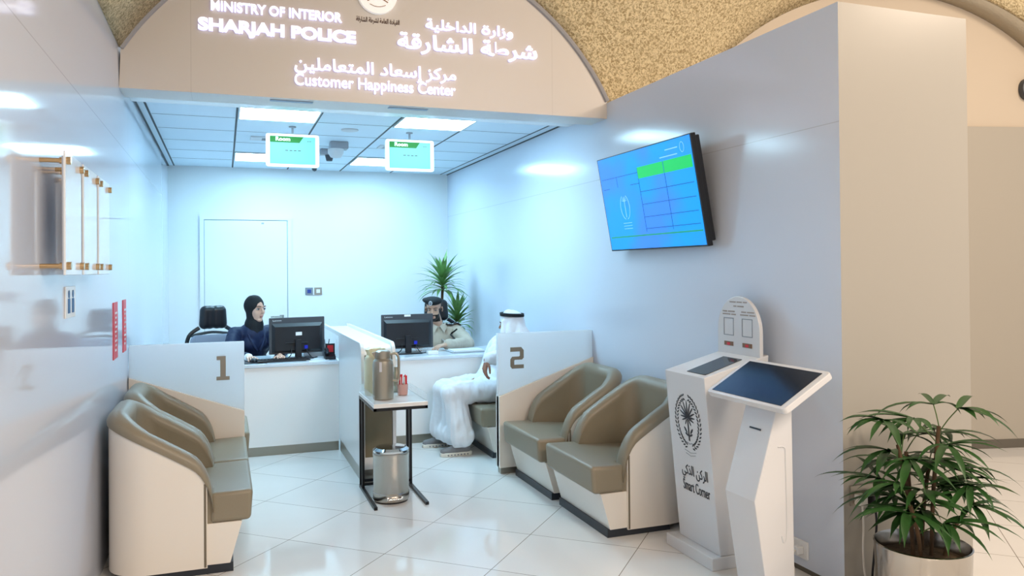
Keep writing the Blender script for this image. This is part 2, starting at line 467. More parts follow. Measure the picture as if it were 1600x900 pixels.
# office ceiling: slab with border and joints
ct = M['tile']
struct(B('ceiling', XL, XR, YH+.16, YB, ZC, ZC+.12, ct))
bm = bmesh.new()
jx = [-.535, .105, .735, 1.365, 1.995, 2.655]
for i, x in enumerate(jx): box(bm, x-.008, x+.008, 6.1, YB, ZC-.002, ZC+.01)
for y in (6.735, 7.365, 8.0, 8.64, 9.28):
    for a, b in zip(jx, jx[1:]): box(bm, a+.012, b-.012, y-.003, y+.003, ZC-.0015, ZC+.01)
struct(mesh_obj('trim_1', bm, M['grid']))
bm = bmesh.new()
box(bm, XL, XL+.012, 6.1, YB, ZC-.008, ZC); box(bm, XR-.012, XR, 6.1, YB, ZC-.008, ZC)
struct(mesh_obj('trim_2', bm, M['grid']))

# header with arched top
AX, AZ, AR_ = 1.049, 1.948, 1.9155
def arcA(t):   # t 0 = right springer .. 1 = left springer
    a0 = math.atan2(2.82-AZ, XR-AX); a1 = PI-math.atan2(2.945-AZ, AX-XL)
    a = a0+(a1-a0)*t; return AX+AR_*math.cos(a), AZ+AR_*math.sin(a)
pts = [(XL, ZH), (XR, ZH)] + [arcA(i/48) for i in range(49)]
bm = bmesh.new(); prism(bm, pts, lambda a, b, d: Vector((a, d, b)), YH, YH+.28)
struct(mesh_obj('wall_header', bm, M['header']))
# thin shadow-gap rib round the header arch
bm = bmesh.new()
tube(bm, [(arcA(i/60)[0], YH-.004, arcA(i/60)[1]) for i in range(61)], .020, 8)
struct(mesh_obj('trim_3', bm, mat('grey_arch_edge', (.34, .33, .34), .6)))
# soffit between header and ceiling with two slots
struct(B('trim_4', XL, XR, YH+.28, 6.1, ZH+.06, ZH+.09, M['solid_white']))
bm = bmesh.new(); box(bm, .296, .574, 5.45, 5.50, ZH-.004, ZH+.001); box(bm, 1.089, 1.369, 5.45, 5.50, ZH-.004, ZH+.001)
struct(mesh_obj('trim_5', bm, mat('grey_slot', (.30, .38, .48), .5)))

# hall wall behind the right block, turned 14 degrees, closed above by an arch
hu = Vector((math.cos(R(14)), -math.sin(R(14)), 0)); hS = Vector((2.75, 5.75, 0)); hn = Vector((math.sin(R(14)), math.cos(R(14)), 0))
BU, BZ, BR = 2.559, 1.848, 2.005
def arcB(t, r=BR, off=0.0):
    a0 = PI-math.asin((2.80-BZ)/BR); a1 = math.asin((2.80-BZ)/BR); a = a0+(a1-a0)*t
    p = hS + hu*(BU+r*math.cos(a)) + hn*off; p.z = BZ+r*math.sin(a); return p
bm = bmesh.new()
pts = [(.7, 0), (4.46, 0)] + [(BU+BR*math.cos(a), BZ+BR*math.sin(a)) for a in [math.asin((2.80-BZ)/BR)+(PI-2*math.asin((2.80-BZ)/BR))*i/40 for i in range(41)]]
prism(bm, pts, lambda a, b, d: hS+hu*a+hn*d+Vector((0, 0, b)), 0, .12)
struct(mesh_obj('wall_hall', bm, M['hall_wall']))
bm = bmesh.new(); prism(bm, [(.85, .075), (4.4, .075), (4.4, 2.725), (.85, 2.725)], lambda a, b, d: hS+hu*a+hn*d+Vector((0, 0, b)), -.025, 0)
struct(mesh_obj('wall_hall_panel', bm, M['hall_panel']))
bm = bmesh.new(); prism(bm, [(.85, 0), (4.4, 0), (4.4, .075), (.85, .075)], lambda a, b, d: hS+hu*a+hn*d+Vector((0, 0, b)), -.03, 0)
struct(mesh_obj('baseboard_hall', bm, M['skirt_dark']))

# stucco vault: lofted fan between header arch and hall arch, and a barrel toward the hall on the left
def grid_mesh(name, rows, m, thick=.12):
    bm = bmesh.new(); loft(bm, rows, closed=False, cap=False)
    me_o = mesh_obj(name, bm, m, smooth=True, angle=60)
    s = me_o.modifiers.new('s', 'SOLIDIFY'); s.thickness = thick; s.offset = 1
    return me_o
rows = []
for j in range(13):
    s = j/12; row = []
    for i in range(33):
        t = i/32
        ax, az = arcA(t*.5); A = Vector((ax, YH, az)); Bp = arcB(t*.5)
        p = A.lerp(Bp, s); k = math.sin(PI*s)*t
        p += Vector((0, -.55, .18))*k
        row.append(p)
    rows.append(row)
v1 = grid_mesh('ceiling_vault_right', rows, M['stucco'])
rows = [[Vector((arcA(.5+.5*i/32)[0]-.02*0, YH-.9*j, arcA(.5+.5*i/32)[1])) for i in range(33)] for j in range(8)]
v2 = grid_mesh('ceiling_vault_left', rows, M['stucco'])
# intrados band of the hall arch and the stucco beyond it
rows = [[arcB(.40+.60*i/32, BR+.0, -.22*j) for i in range(33)] for j in range(2)]
v3 = grid_mesh('trim_6', rows, mat('shaded_stucco_band', (.42, .36, .27), .95, bump=.6, bscale=40), .05)  # shade of the arch underside put into a greyer stucco colour
rows = [[arcB(.40+.60*i/32, BR+.02+.25*j, -.26) for i in range(33)] for j in range(6)]
v4 = grid_mesh('ceiling_vault_hall', rows, M['stucco'], .05)
for v in (v1, v2, v3, v4): struct(v)
struct(B('ceiling_hall', -3, 9, -3, 5.2, 4.9, 5.0, M['hall_wall']))

# back door: frame and leaf on the back wall
d = empty('door_1', (.259, YB, 0)); struct(d)
bm = bmesh.new()
prism(bm, [(-.52, 0), (-.475, 0), (-.475, 2.165), (.475, 2.165), (.475, 0), (.52, 0), (.52, 2.21), (-.52, 2.21)], lambda a, b, d_: Vector((a, d_, b)), -.03, 0)
mesh_obj('door_frame', bm, M['wall_back'], d)
B('door_leaf', -.466, .466, -.018, -.001, .01, 2.157, M['wall_back'], d)
bm = bmesh.new(); tube(bm, [(.40, -.02, 1.0), (.40, -.07, 1.0), (.27, -.07, 1.0)], .011, 8)
lathe(bm, [(.025, .98), (.025, 1.02)], .40, -.03, 16); mesh_obj('door_handle', bm, M['steel'], d, smooth=True)
B('door_viewer', .17, .20, -.024, -.016, 2.115, 2.135, M['grey'], d)
bm = bmesh.new()
for a in ((-.475, -.468, 0, 2.165), (.468, .475, 0, 2.165), (-.475, .475, 2.158, 2.165)): box(bm, a[0], a[1], -.016, -.0005, a[2], a[3])
mesh_obj('door_gap', bm, mat('door_shadow_gap', (.42, .47, .5), .6), d)

# ------------------------------------------------------------------ ceiling lights
def ceiling_light(x0, x1, y0, y1, label):
    t = thing('ceiling_light', label, 'light', ((x0+x1)/2, (y0+y1)/2, ZC), group='square ceiling panels')
    hx, hy = (x1-x0)/2, (y1-y0)/2
    bm = bmesh.new()
    for a in ((-hx, hx, -hy, -hy+.012), (-hx, hx, hy-.012, hy), (-hx, -hx+.012, -hy+.012, hy-.012), (hx-.012, hx, -hy+.012, hy-.012)): box(bm, *a, -.012, 0)
    mesh_obj('frame', bm, M['lgrey'], t)
    B('diffuser', -hx+.012, hx-.012, -hy+.012, hy-.012, -.008, -.001, M['lamp'], t)
ceiling_light(.115, .725, 6.13, 6.725, 'bright square ceiling panel above the left room sign, nearest the lit header')
ceiling_light(1.375, 1.985, 6.13, 6.725, 'bright square ceiling panel above the right room sign, nearest the lit header')
ceiling_light(.115, .725, 8.65, 9.27, 'bright ceiling panel at the back, partly behind the left room sign')
ceiling_light(1.375, 1.985, 8.65, 9.27, 'bright ceiling panel at the back, partly behind the right room sign')

# air grille, sensors, projector-like sprinkler guard and dome camera
t = thing('air_grille', 'white slotted air grille in the ceiling left of the first room sign', 'grille', (.42, 7.68, ZC))
B('frame', -.18, .26, -.09, .09, -.012, 0, M['lgrey'], t)
for k in range(5): B('slot', -.08+k*.065, -.04+k*.065, -.06, .06, -.014, -.011, M['dgrey'], t)
t = thing('air_grille', 'pale air grille in the ceiling just left of the right room sign', 'grille', (1.66, 7.85, ZC))
B('frame', -.2, .2, -.1, .1, -.012, 0, M['lgrey'], t)
for k in range(5): B('slot', -.16+k*.065, -.12+k*.065, -.07, .07, -.014, -.011, M['grey'], t)
bm = bmesh.new(); lathe(bm, [(.075, ZC), (.075, ZC-.01), (.05, ZC-.016), (.0001, ZC-.018)], 1.05, 7.0, 32)
tag(mesh_obj('smoke_detector', bm, M['lgrey'], smooth=True), 'flat round white disc on the ceiling between the two room signs', 'detector')
t = thing('ceiling_fixture', 'grey square ceiling fixture with a round white bowl between the room signs', 'fixture', (1.05, 7.72, ZC))
B('housing', -.085, .085, -.07, .07, -.07, 0, M['grey'], t, .008)
bm = bmesh.new(); lathe(bm, [(.0001, -.16), (.05, -.15), (.075, -.11), (.075, -.07)], -.03, -.02, 28); mesh_obj('bowl', bm, M['lgrey'], t, True)
t = thing('ceiling_camera', 'small grey camera with dark lens hanging from the ceiling behind the round bowl', 'camera', (1.02, 8.2, ZC))
B('bracket', -.09, .05, -.05, .05, -.06, 0, M['grey'], t, .008)
bm = bmesh.new(); lathe(bm, [(.03, -.12), (.045, -.06)], 0, 0, 20); mesh_obj('lens', bm, M['dgrey'], t, True)
bm = bmesh.new(); lathe(bm, [(.0001, ZC-.06), (.022, ZC-.05), (.03, ZC-.03), (.032, ZC)], 1.02, 9.6, 20)
tag(mesh_obj('dome_camera', bm, M['dgrey'], smooth=True), 'tiny dark dome camera at the top of the back wall', 'camera')

# hanging room signs
def room_sign(xc, label):
    t = thing('room_sign', label, 'sign', (xc, 7.0, 0), group='hanging room signs')
    bm = bmesh.new()
    pts = []
    for cx, cz, a0 in ((.20, .12, 0), (-.20, .12, 90), (-.20, -.12, 180), (.20, -.12, 270)):
        for k in range(5): a = R(a0+k*22.5); pts.append((cx+.02*math.cos(a), cz+.02*math.sin(a)))
    prism(bm, pts, lambda a, b, dd: Vector((a, dd, 2.582+b)), -.02, .02)
    mesh_obj('casing', bm, mat('white_lit_casing', (.88, .9, .92), .35, emit=(.85, .97, 1), es=.35), t)
    scn = B('screen', -.188, .188, -.0235, -.0195, 2.465, 2.70, mat('cyan_screen', (.03, .08, .08), .5, emit=(.20, .80, .76), es=.9), t)
    bm = bmesh.new(); prism(bm, [(-.188, 2.648), (.055, 2.648), (.09, 2.70), (-.188, 2.70)], lambda a, b, dd: Vector((a, dd, b)), -.0255, -.0225)
    mesh_obj('banner', bm, mat('green_banner', (.0, .05, .0), .6, emit=(.004, .25, .006), es=.8), scn)
    text('lettering', 'Room', (-.14, -.0258, 2.660), (1, 0, 0), (0, 0, 1), .118, .034, mat('white_glow', (.9, .9, .9), .5, emit=(.9, 1, .95), es=.9), .001, .02, scn)
    for k in range(4): B('dash', -.062+k*.035, -.040+k*.035, -.0255, -.023, 2.577, 2.583, M['ink'], scn)
    for k in range(2): B('dash', .12+k*.018, .134+k*.018, -.0255, -.023, 2.662, 2.665, M['ink'], scn)
    bm = bmesh.new(); tube(bm, [(0, 0, ZC), (0, 0, 2.71)], .009, 10); lathe(bm, [(.03, ZC-.008), (.03, ZC)], 0, 0, 20)
    mesh_obj('hanger', bm, M['grey'], t, True)
room_sign(.562, 'left hanging green and cyan room number screen in a white frame')
room_sign(1.583, 'right hanging green and cyan room number screen in a white frame')

# ------------------------------------------------------------------ header lettering
def hl(s, x, z, wd, ht, label, bold=.02, name='sign_lettering'):
    o = text(name, s, (x, YH, z), (1, 0, 0), (0, 0, 1), wd, ht, M['letter'], .018, bold, None, M['halo'], len(s.split()))
    tag(o, label, 'lettering', 'lit letters on the header'); return o
hl('MINISTRY OF INTERIOR', -.069, 3.222, .828, .066, 'lit white words MINISTRY OF INTERIOR on the beige header', .03)
hl('SHARJAH POLICE', -.146, 3.064, .998, .108, 'large lit white words SHARJAH POLICE on the beige header', .048)
hl(arabic('وزارة الداخلية'), 1.336, 3.215, .652, .098, 'upper right line of lit Arabic letters on the header', .018)
hl(arabic('شرطة الشارقة'), 1.136, 3.055, 1.04, .145, 'largest lit Arabic words on the header right of the emblem', .022)
hl(arabic('مركز إسعاد المتعاملين'), .446, 2.853, 1.11, .118, 'lit Arabic line directly above Customer Happiness Center', .016)
hl('Customer Happiness Center', .446, 2.755, 1.105, .105, 'lit words Customer Happiness Center low on the header', .012)
o = text('emblem_caption', arabic('القيادة العامة لشرطة الشارقة'), (.857, YH, 3.238), (1, 0, 0), (0, 0, 1), .297, .045, M['brown'], .004, .006, words=4)
o['category'] = 'lettering'; o['label'] = 'thin dark Arabic caption under the round emblem on the header'
t = thing('round_emblem', 'round white and gold emblem with brown wings at the top of the header', 'emblem', (.999, YH, 3.44))
bm = bmesh.new(); prism(bm, [(.135*math.cos(a), .135*math.sin(a)) for a in [2*PI*i/48 for i in range(48)]], lambda a, b, d: Vector((a, d, b)), -.03, 0)
mesh_obj('disc', bm, mat('lit_white_disc', (.85, .84, .82), .4, emit=(.9, .85, .8), es=.35), t)
bm = bmesh.new()
for sg in (-1, 1):
    for k in range(4):
        tube(bm, smooth_path([(sg*(.015+.018*k), -.033, -.05-.006*k+.03), (sg*(.03+.02*k), -.033, -.03+.02), (sg*(.07+.008*k), -.033, .005+.014*k)], 5), .0028, 5)
tube(bm, smooth_path([(-.07, -.033, -.055), (-.03, -.033, -.035), (0, -.033, -.03), (.03, -.033, -.035), (.07, -.033, -.055)], 5), .0035, 5)
tube(bm, smooth_path([(-.055, -.033, -.075), (-.02, -.033, -.088), (.02, -.033, -.088), (.055, -.033, -.075)], 5), .002, 5)
mesh_obj('wings', bm, mat('gold_brown', (.32, .14, .05), .4), t)
bm = bmesh.new(); prism(bm, [(.075*math.cos(a), .05+.06*math.sin(a)) for a in [2*PI*i/32 for i in range(32)]], lambda a, b, d: Vector((a, d, b)), -.033, -.029)
mesh_obj('shield', bm, mat('gold_disc', (.75, .58, .3), .4), t)

# ------------------------------------------------------------------ television
def television():
    # screen plane leans out at the top
    t = thing('television', 'large wall television with blue queue table tilted down from the right wall', 'television', (XR, 4.555, 2.0))
    tilt = R(10)
    W_, H_ = .612, .335
    def P(a, b, dpt):  # a along -Y (viewer's right = near), b up, dpt out of the screen
        out = Vector((-math.cos(tilt), 0, -math.sin(tilt))); up = Vector((-math.sin(tilt), 0, math.cos(tilt)))
        return Vector((-.135, 0, .005)) + Vector((0, -1, 0))*a + up*b + out*dpt
    def pb(bm, a0, a1, b0, b1, d0, d1): prism(bm, [(a0, b0), (a1, b0), (a1, b1), (a0, b1)], P, d0, d1)
    bm = bmesh.new(); pb(bm, -W_, W_, -H_, H_, -.028, .006); bz = mesh_obj('bezel', bm, M['black'], t, bevel=.003)
    bm = bmesh.new(); pb(bm, -W_*.98, W_*.98, -H_*.97, H_*.98, .0055, .0075)
    m = mat('blue_screen', (.0, .02, .06), .35, emit=(.02, .33, 1.0), es=1.1)
    nt = m.node_tree; b = nt.nodes['Principled BSDF']
    tc = nt.nodes.new('ShaderNodeTexCoord'); nz = nt.nodes.new('ShaderNodeTexNoise'); nz.inputs['Scale'].default_value = 2.2
    mx = nt.nodes.new('ShaderNodeMixRGB'); mx.inputs[1].default_value = (.0, .32, .95, 1); mx.inputs[2].default_value = (.04, .24, .95, 1)
    rp = nt.nodes.new('ShaderNodeValToRGB'); rp.color_ramp.elements[0].position = .4; rp.color_ramp.elements[1].position = .6
    nt.links.new(tc.outputs['Object'], nz.inputs[0]); nt.links.new(nz.outputs[0], rp.inputs[0]); nt.links.new(rp.outputs[0], mx.inputs[0]); nt.links.new(mx.outputs[0], b.inputs['Emission Color'])
    s = mesh_obj('screen', bm, m, t)
    X = lambda u: (-1+2*u)*W_*.98
    Z = lambda v: (1-2*v)*H_*.97
    def lines(nm, segs, mm, wd=.0022):
        bm = bmesh.new()
        for (u0, v0, u1, v1) in segs:
            a0, b0, a1, b1 = X(u0), Z(v0), X(u1), Z(v1)
            if u0 == u1: pb(bm, a0-wd, a0+wd, b1, b0, .0076, .0085)
            else: pb(bm, a0, a1, b0-wd, b0+wd, .0076, .0085)
        mesh_obj(nm, bm, mm, s)
    gm = mat('green_cell', (.01, .3, .05), .4, emit=(.0, .55, .10), es=.9)
    bm = bmesh.new(); pb(bm, X(.45), X(.72), Z(.285), Z(.17), .0076, .0085); pb(bm, X(.725), X(.99), Z(.285), Z(.17), .0076, .0085)
    mesh_obj('header_cells', bm, gm, s)
    dm = mat('screen_line', (.0, .05, .2), .4, emit=(.0, .08, .35), es=.8)
    segs = [(.45, .17, .45, .83), (.725, .17, .725, .83), (.02, .22, .45, .22), (.2, .22, .2, .33), (.02, .33, .10, .33), (.35, .33, .45, .33)]
    for v in (.42, .55, .68, .80): segs += [(.45, v, .725, v), (.725, v, .98, v)]
    lines('table_lines', segs, dm)
    lines('footer_rule', [(.02, .865, .99, .865)], mat('screen_green_rule', (.0, .2, .1), .4, emit=(.02, .30, .18), es=.8), .005)
    pm = mat('screen_pale', (.2, .3, .5), .4, emit=(.16, .50, 1.0), es=.95)
    bm = bmesh.new()
    for sg in (-1, 1):
        pp = [P(X(.25)+sg*.062*math.sin(a), Z(.55)-.085*math.cos(a), .008) for a in [R(12+k*12) for k in range(13)]]
        tube(bm, pp, .0028, 5)
    tube(bm, [P(X(.25), Z(.66), .008), P(X(.25), Z(.48), .008)], .003, 5)
    for k in range(7):
        a = R(-75+25*k); tube(bm, [P(X(.25), Z(.49), .008), P(X(.25)+.035*math.sin(a), Z(.49)+.035*math.cos(a), .008)], .002, 4)
    for k in range(3): pb(bm, X(.2), X(.3), Z(.72+.03*k)-.002, Z(.72+.03*k)+.002, .0076, .0082)
    tube(bm, [P(X(.92)+.022*math.cos(a), Z(.085)+.03*math.sin(a), .008) for a in [2*PI*i/16 for i in range(16)]], .002, 4, closed=True)
    pb(bm, X(.76), X(.88), Z(.08), Z(.07), .0076, .0082); pb(bm, X(.70), X(.87), Z(.14), Z(.13), .0076, .0082)
    mesh_obj('faint_crest', bm, pm, s)
    bm = bmesh.new(); pb(bm, -W_*.85, W_*.98, -H_*.92, H_*.96, -.062, -.026); mesh_obj('rear_housing', bm, M['black'], t, bevel=.006)
    bm = bmesh.new(); box(bm, -.1, 0, -.35, .35, -.1, .1); mesh_obj('wall_bracket', bm, M['dgrey'], t)
television()

# ------------------------------------------------------------------ left wall: acrylic panels on brass standoffs, stickers
for i, (ya, yb, lab) in enumerate(((3.115, 3.44, 'nearest of the three clear acrylic wall panels on brass pins'), (3.50, 3.84, 'middle of the three clear acrylic wall panels on brass pins'), (3.90, 4.24, 'farthest of the three clear acrylic wall panels on brass pins'))):
    t = thing('acrylic_panel', lab, 'panel', (XL, (ya+yb)/2, 1.76), group='acrylic panels on the left wall')
    h = (yb-ya)/2
    B('clear_sheet', .076, .084, -h, h, -.218, .218, mat('panel_sheet', (.80, .84, .88), .08, 0, .5), t, .002)
    B('paper_sheet', .0705, .0755, -h+.012, h-.012, -.20, .20, mat('pale_notice', (.72, .75, .80), .6), t)
    for yy in (-h+.025, h-.025):
        for zz in (-.185, .185):
            bm = bmesh.new()
            for (x0, x1, r) in ((0, .07, .008), (.084, .098, .014), (.062, .076, .012)):
                prism(bm, [(r*math.cos(a), r*math.sin(a)) for a in [2*PI*k/16 for k in range(16)]], lambda a, b, d: Vector((d, yy+a, zz+b)), x0, x1)
            mesh_obj('brass_standoff', bm, M['brass'], t, True)
t = thing('red_notice', 'nearer tall red strip notice with white marks on the left wall', 'notice', (XL, 5.15, 1.21), group='red strips on the left wall')
B('strip', 0, .004, -.10, .10, -.165, .165, M['red'], t)
bm = bmesh.new()
for k in range(9): box(bm, .004, .006, -.03+.02*(k % 2), .02+.015*(k % 3), -.12+k*.027, -.108+k*.027)
mesh_obj('white_marks', bm, M['solid_white'], t)
t = thing('red_notice', 'farther narrow red strip notice with white marks on the left wall', 'notice', (XL, 5.60, 1.21), group='red strips on the left wall')
B('strip', 0, .004, -.085, .085, -.165, .165, M['red'], t)
bm = bmesh.new()
for k in range(9): box(bm, .004, .006, -.03+.02*(k % 2), .02+.015*(k % 3), -.12+k*.027, -.108+k*.027)
mesh_obj('white_marks', bm, M['solid_white'], t)
t = thing('wall_sign', 'small white sign with two blue and grey figures below the acrylic panels', 'sign', (XL, 3.695, 1.43))
B('plate', 0, .006, -.11, .11, -.065, .065, M['solid_white'], t, .002)
for y_, m_ in ((-.045, 0), (.045, 0)):
    bm = bmesh.new()
    box(bm, .006, .008, y_-.022, y_+.022, -.045, .015); prism(bm, [(y_+.016*math.cos(a), .033+.016*math.sin(a)) for a in [2*PI*k/14 for k in range(14)]], lambda a, b, d: Vector((d, a, b)), .006, .008)
    mesh_obj('printed_figure', bm, mat('blue_print', (.03, .12, .30), .5), t)

# ------------------------------------------------------------------ counters
def counter(x0, x1, label, depth=.70):
    t = thing('service_counter', label, 'counter', ((x0+x1)/2, 6.93, 0), group='white service counters')
    h = (x1-x0)/2
    B('front_panel', -h, h, 0, .04, .08, .745, M['white'], t)
    B('worktop', -h, h, -.012, depth, .745, .772, mat('pale_worktop', (.70, .76, .82), .12), t, .003)
    B('kickboard', -h, h, .02, .05, 0, .08, M['skirt'], t)
    B('side_panel', -h, -h+.03, .04, depth-.02, 0, .745, M['white'], t)
    B('side_panel', h-.03, h, .04, depth-.02, 0, .745, M['white'], t)
counter(XL+.005, .930, 'long white counter with steel kickboard in front of the woman at desk 1')
counter(1.189, XR-.005, 'long white counter with steel kickboard in front of the uniformed man at desk 2')

# divider between the two desks: rounded white profile with a taupe front
t = thing('counter_divider', 'tall white rounded divider with taupe front panel between the two desks', 'divider', (1.059, 5.75, 0))
prof = [(0, .10), (0, .93)] + [(.09-.09*math.cos(R(a)), .93+.09*math.sin(R(a))) for a in range(10, 91, 10)] + [(2.3, 1.02), (2.3, .985), (1.19, .985), (1.19, .10)]
for sg, nm in ((-1, 'side_panel'), (1, 'side_panel')):
    bm = bmesh.new(); prism(bm, prof, lambda a, b, d: Vector((d, a, b)), sg*.1145-.0125, sg*.1145+.0125)
    mesh_obj(nm, bm, M['solid_white'], t, bevel=.004)
prof2 = [(.03, .18), (.03, .93)] + [(.095-.065*math.cos(R(a)), .93+.065*math.sin(R(a))) for a in range(10, 91, 10)] + [(2.28, .995), (2.28, .975), (.12, .975), (.06, .92), (.06, .18)]
bm = bmesh.new(); prism(bm, prof2, lambda a, b, d: Vector((d, a, b)), -.102, .102); mesh_obj('cover_panel', bm, M['solid_white'], t)
B('taupe_front_panel', -.098, .098, .012, .03, .19, .93, M['taupe_panel'], t)
B('base', -.12, .12, .015, 1.17, 0, .10, M['skirt'], t)
B('lower_front', -.10, .10, .02, .035, .10, .19, M['solid_white'], t)
for sg in (-1, 1): B('glass_side', sg*.1145-.003, sg*.1145+.003, 1.195, 2.28, .776, .984, M['glass'], t)

# partitions with desk numbers
def partition(x0, x1, y0, near_left, num, label, numbox):
    t = thing('desk_partition', label, 'partition', ((x0+x1)/2, y0, 0))
    h = (x1-x0)/2
    B('upper_panel', -h, h, .01, .06, .045, 1.062, M['cool_white'], t, .004)
    # lower shell with a top that drops from the wall to the aisle
    hi, lo = .85, .585
    pts = [(-h, .045), (h, .045), (h, lo if near_left else hi), (-h, hi if near_left else lo)]
    bm = bmesh.new(); prism(bm, pts, lambda a, b, d: Vector((a, d, b)), -.008, .075); mesh_obj('lower_shell', bm, M['cream'], t, bevel=.003)
    B('foot', -h+.01, h-.01, .0, .065, 0, .045, M['skirt'], t)
    nx, nz, nw, nh = numbox
    bm = bmesh.new()
    if num == '1':
        prism(bm, [(-.02, 0), (1.02, 0), (1.02, .15), (.72, .15), (.72, 1), (0, 1), (0, .84), (.28, .84), (.28, .15), (-.02, .15)], lambda a_, b_, d: Vector((nx+a_*nw, d, nz+b_*nh)), .004, .011)
    else:
        P2 = [(0, 1), (.82, 1), (1, .86), (1, .50), (.86, .41), (.32, .41), (.28, .37), (.28, .18), (1, .18), (1, 0), (.12, 0), (0, .10), (0, .44), (.14, .56), (.66, .56), (.72, .60), (.72, .80), (.0, .80)]
        prism(bm, P2, lambda a_, b_, d: Vector((nx+a_*nw, d, nz+b_*nh)), .004, .011)
    mesh_obj('desk_number', bm, M['bronze'], t)
partition(XL+.004, .132, 5.80, True, '1', 'white desk partition with bronze number 1 beside the left wall', (-.05+.234, .802, .082, .165))
partition(1.955, XR-.004, 5.66, False, '2', 'white desk partition with bronze number 2 beside the right wall', (2.052-2.3505, .790, .108, .162))

# ------------------------------------------------------------------ tub armchairs
def make_armchair(W=.72):
    t = empty('tub_armchair', (0, 0, 0))
    hw = W/2
    rr = .20; D = .475
    # plan path of the outer edge: front of arm -> back -> front of other arm
    def plan(off, D=D):
        pts = []
        r = max(rr-off, .02)
        def arc(cx, cy, a0, a1): return [(cx+r*math.cos(R(a0+(a1-a0)*k/10)), cy+r*math.sin(R(a0+(a1-a0)*k/10))) for k in range(11)]
        sp = [1-(1-q/12)**1.9 for q in range(13)]
        for k in range(12, -1, -1): pts.append((rr+(D-rr)*sp[k], -hw+off))
        pts = pts[:-1]+arc(rr, -hw+rr, 270, 180)
        n0 = 8
        for k in range(1, n0): pts.append((off, -hw+rr+(2*hw-2*rr)*k/n0))
        pts += arc(rr, hw-rr, 180, 90)
        for k in range(1, 13): pts.append((rr+(D-rr)*sp[k], hw-off))
        return pts
    def hgt(x):   # top of the rolled edge as it falls from back to front
        u = max(0, x)/D; h = .838-.272*u**1.15
        e_ = D+.028
        if x > e_-.10: h -= .17*(1-math.sqrt(max(0, 1-min(1, (x-(e_-.10))/.10)**2)))
        return h
    po, p1 = plan(0), plan(.018)
    DL = D+.028
    lo_, l1, l2, l3 = plan(0, DL), plan(.018, DL), plan(.045, DL), plan(.095, DL)
    # white outer shell
    rings = []
    bm = bmesh.new()
    rows = []
    for (x, y), (xi, yi) in zip(po, p1):
        z = hgt(x)-.045
        rows.append([Vector((x, y, .035)), Vector((x, y, z)), Vector((xi, yi, z)), Vector((xi, yi, .035))])
    loft(bm, rows, closed=True)
    mesh_obj('shell', bm, M['cream'], t, True, angle=40)
    # leather lining with rolled top
    bm = bmesh.new(); rows = []
    for (x, y), (xm, ym), (xi, yi), (x1_, y1_) in zip(lo_, l2, l3, l1):
        h = hgt(x); c = Vector((xm, ym, h-.05)); o_ = Vector((x, y, 0)); dirv = (Vector((x, y, 0))-Vector((xi, yi, 0)))
        dl = dirv.normalized(); prof = []
        prof.append(Vector((x1_, y1_, .05)) )
        prof.append(Vector((x1_, y1_, h-.06)))
        for k in range(9):
            a = R(-20+220*k/8); prof.append(c + dl*(.055*math.cos(a)) + Vector((0, 0, .052*math.sin(a))))
        prof.append(Vector((xi, yi, h-.12))); prof.append(Vector((xi, yi, .25)))
        prof.append(Vector((xi, yi, .05)))
        rows.append(prof)
    # extrude front ends slightly and round them
    loft(bm, rows, closed=True)
    mesh_obj('leather_lining', bm, M['taupe'], t, True, angle=60)
    for sg in (-1, 1):
        bm = bmesh.new(); tube(bm, [(D-.01, sg*(hw-.002), hgt(D)-.05), (D-.01, sg*(hw-.002), .04)], .0065, 8)
        mesh_obj('piping', bm, M['taupe_d'], t, True)
    bm = bmesh.new(); tube(bm, [(x, y, hgt(x)-.046) for x, y in plan(-.001)], .006, 6); mesh_obj('piping', bm, M['taupe_d'], t, True)
    # T-shaped cushion
    bm = bmesh.new()
    e = .008
    outl = [(.08, -hw+.10), (D+.012, -hw+.10), (D+.012, -hw+e), (.70, -hw+e), (.70, hw-e), (D+.012, hw-e), (D+.012, hw-.10), (.08, hw-.10)]
    def zt(x): return .385+.03*min(1, x/.6)
    top = [bm.verts.new((x, y, zt(x))) for x, y in outl]; bot = [bm.verts.new((x-(.012 if x > .6 else 0), y, .255)) for x, y in outl]
    bm.faces.new(top); bm.faces.new(bot[::-1])
    for i in range(8): bm.faces.new((top[i], bot[i], bot[(i+1) % 8], top[(i+1) % 8]))
    cu = mesh_obj('seat_cushion', bm, M['taupe'], t, True, bevel=.022, bseg=4)
    # white seat box tapering to the floor
    bm = bmesh.new()
    for i, (x0, x1t, x1b) in enumerate(((.22, .645, .585),)):
        vt = [Vector((x0, -hw+.02, .255)), Vector((x1t, -hw+.006, .255)), Vector((x1t, hw-.006, .255)), Vector((x0, hw-.02, .255))]
        vb = [Vector((x0, -hw+.02, .045)), Vector((x1b, -hw+.006, .045)), Vector((x1b, hw-.006, .045)), Vector((x0, hw-.02, .045))]
        loft(bm, [vb, vt])
    mesh_obj('seat_box', bm, M['cream'], t, bevel=.003)
    bm = bmesh.new(); box(bm, .19, .60, -hw+.012, hw-.012, 0, .047); box(bm, .06, .19, -hw+.10, hw-.10, 0, .047); mesh_obj('plinth', bm, M['plinth'], t)
    return t
chairs = [(-.56, 4.70, 0, 'taupe tub armchair nearest the camera on the left, against the glossy wall'),
          (-.56, 5.424, 0, 'taupe tub armchair on the left, between its neighbour and partition 1'),
          (2.665, 4.435, PI, 'taupe tub armchair on the right, next to the white kiosk'),
          (2.655, 5.235, PI, 'taupe tub armchair on the right, up against partition 2'),
          (2.665, 6.50, PI, 'taupe tub armchair behind partition 2 with the man in white sitting on it'),
          (-.53, 6.25, R(0), 'taupe tub armchair mostly hidden behind partition 1')]
ch0 = make_armchair()
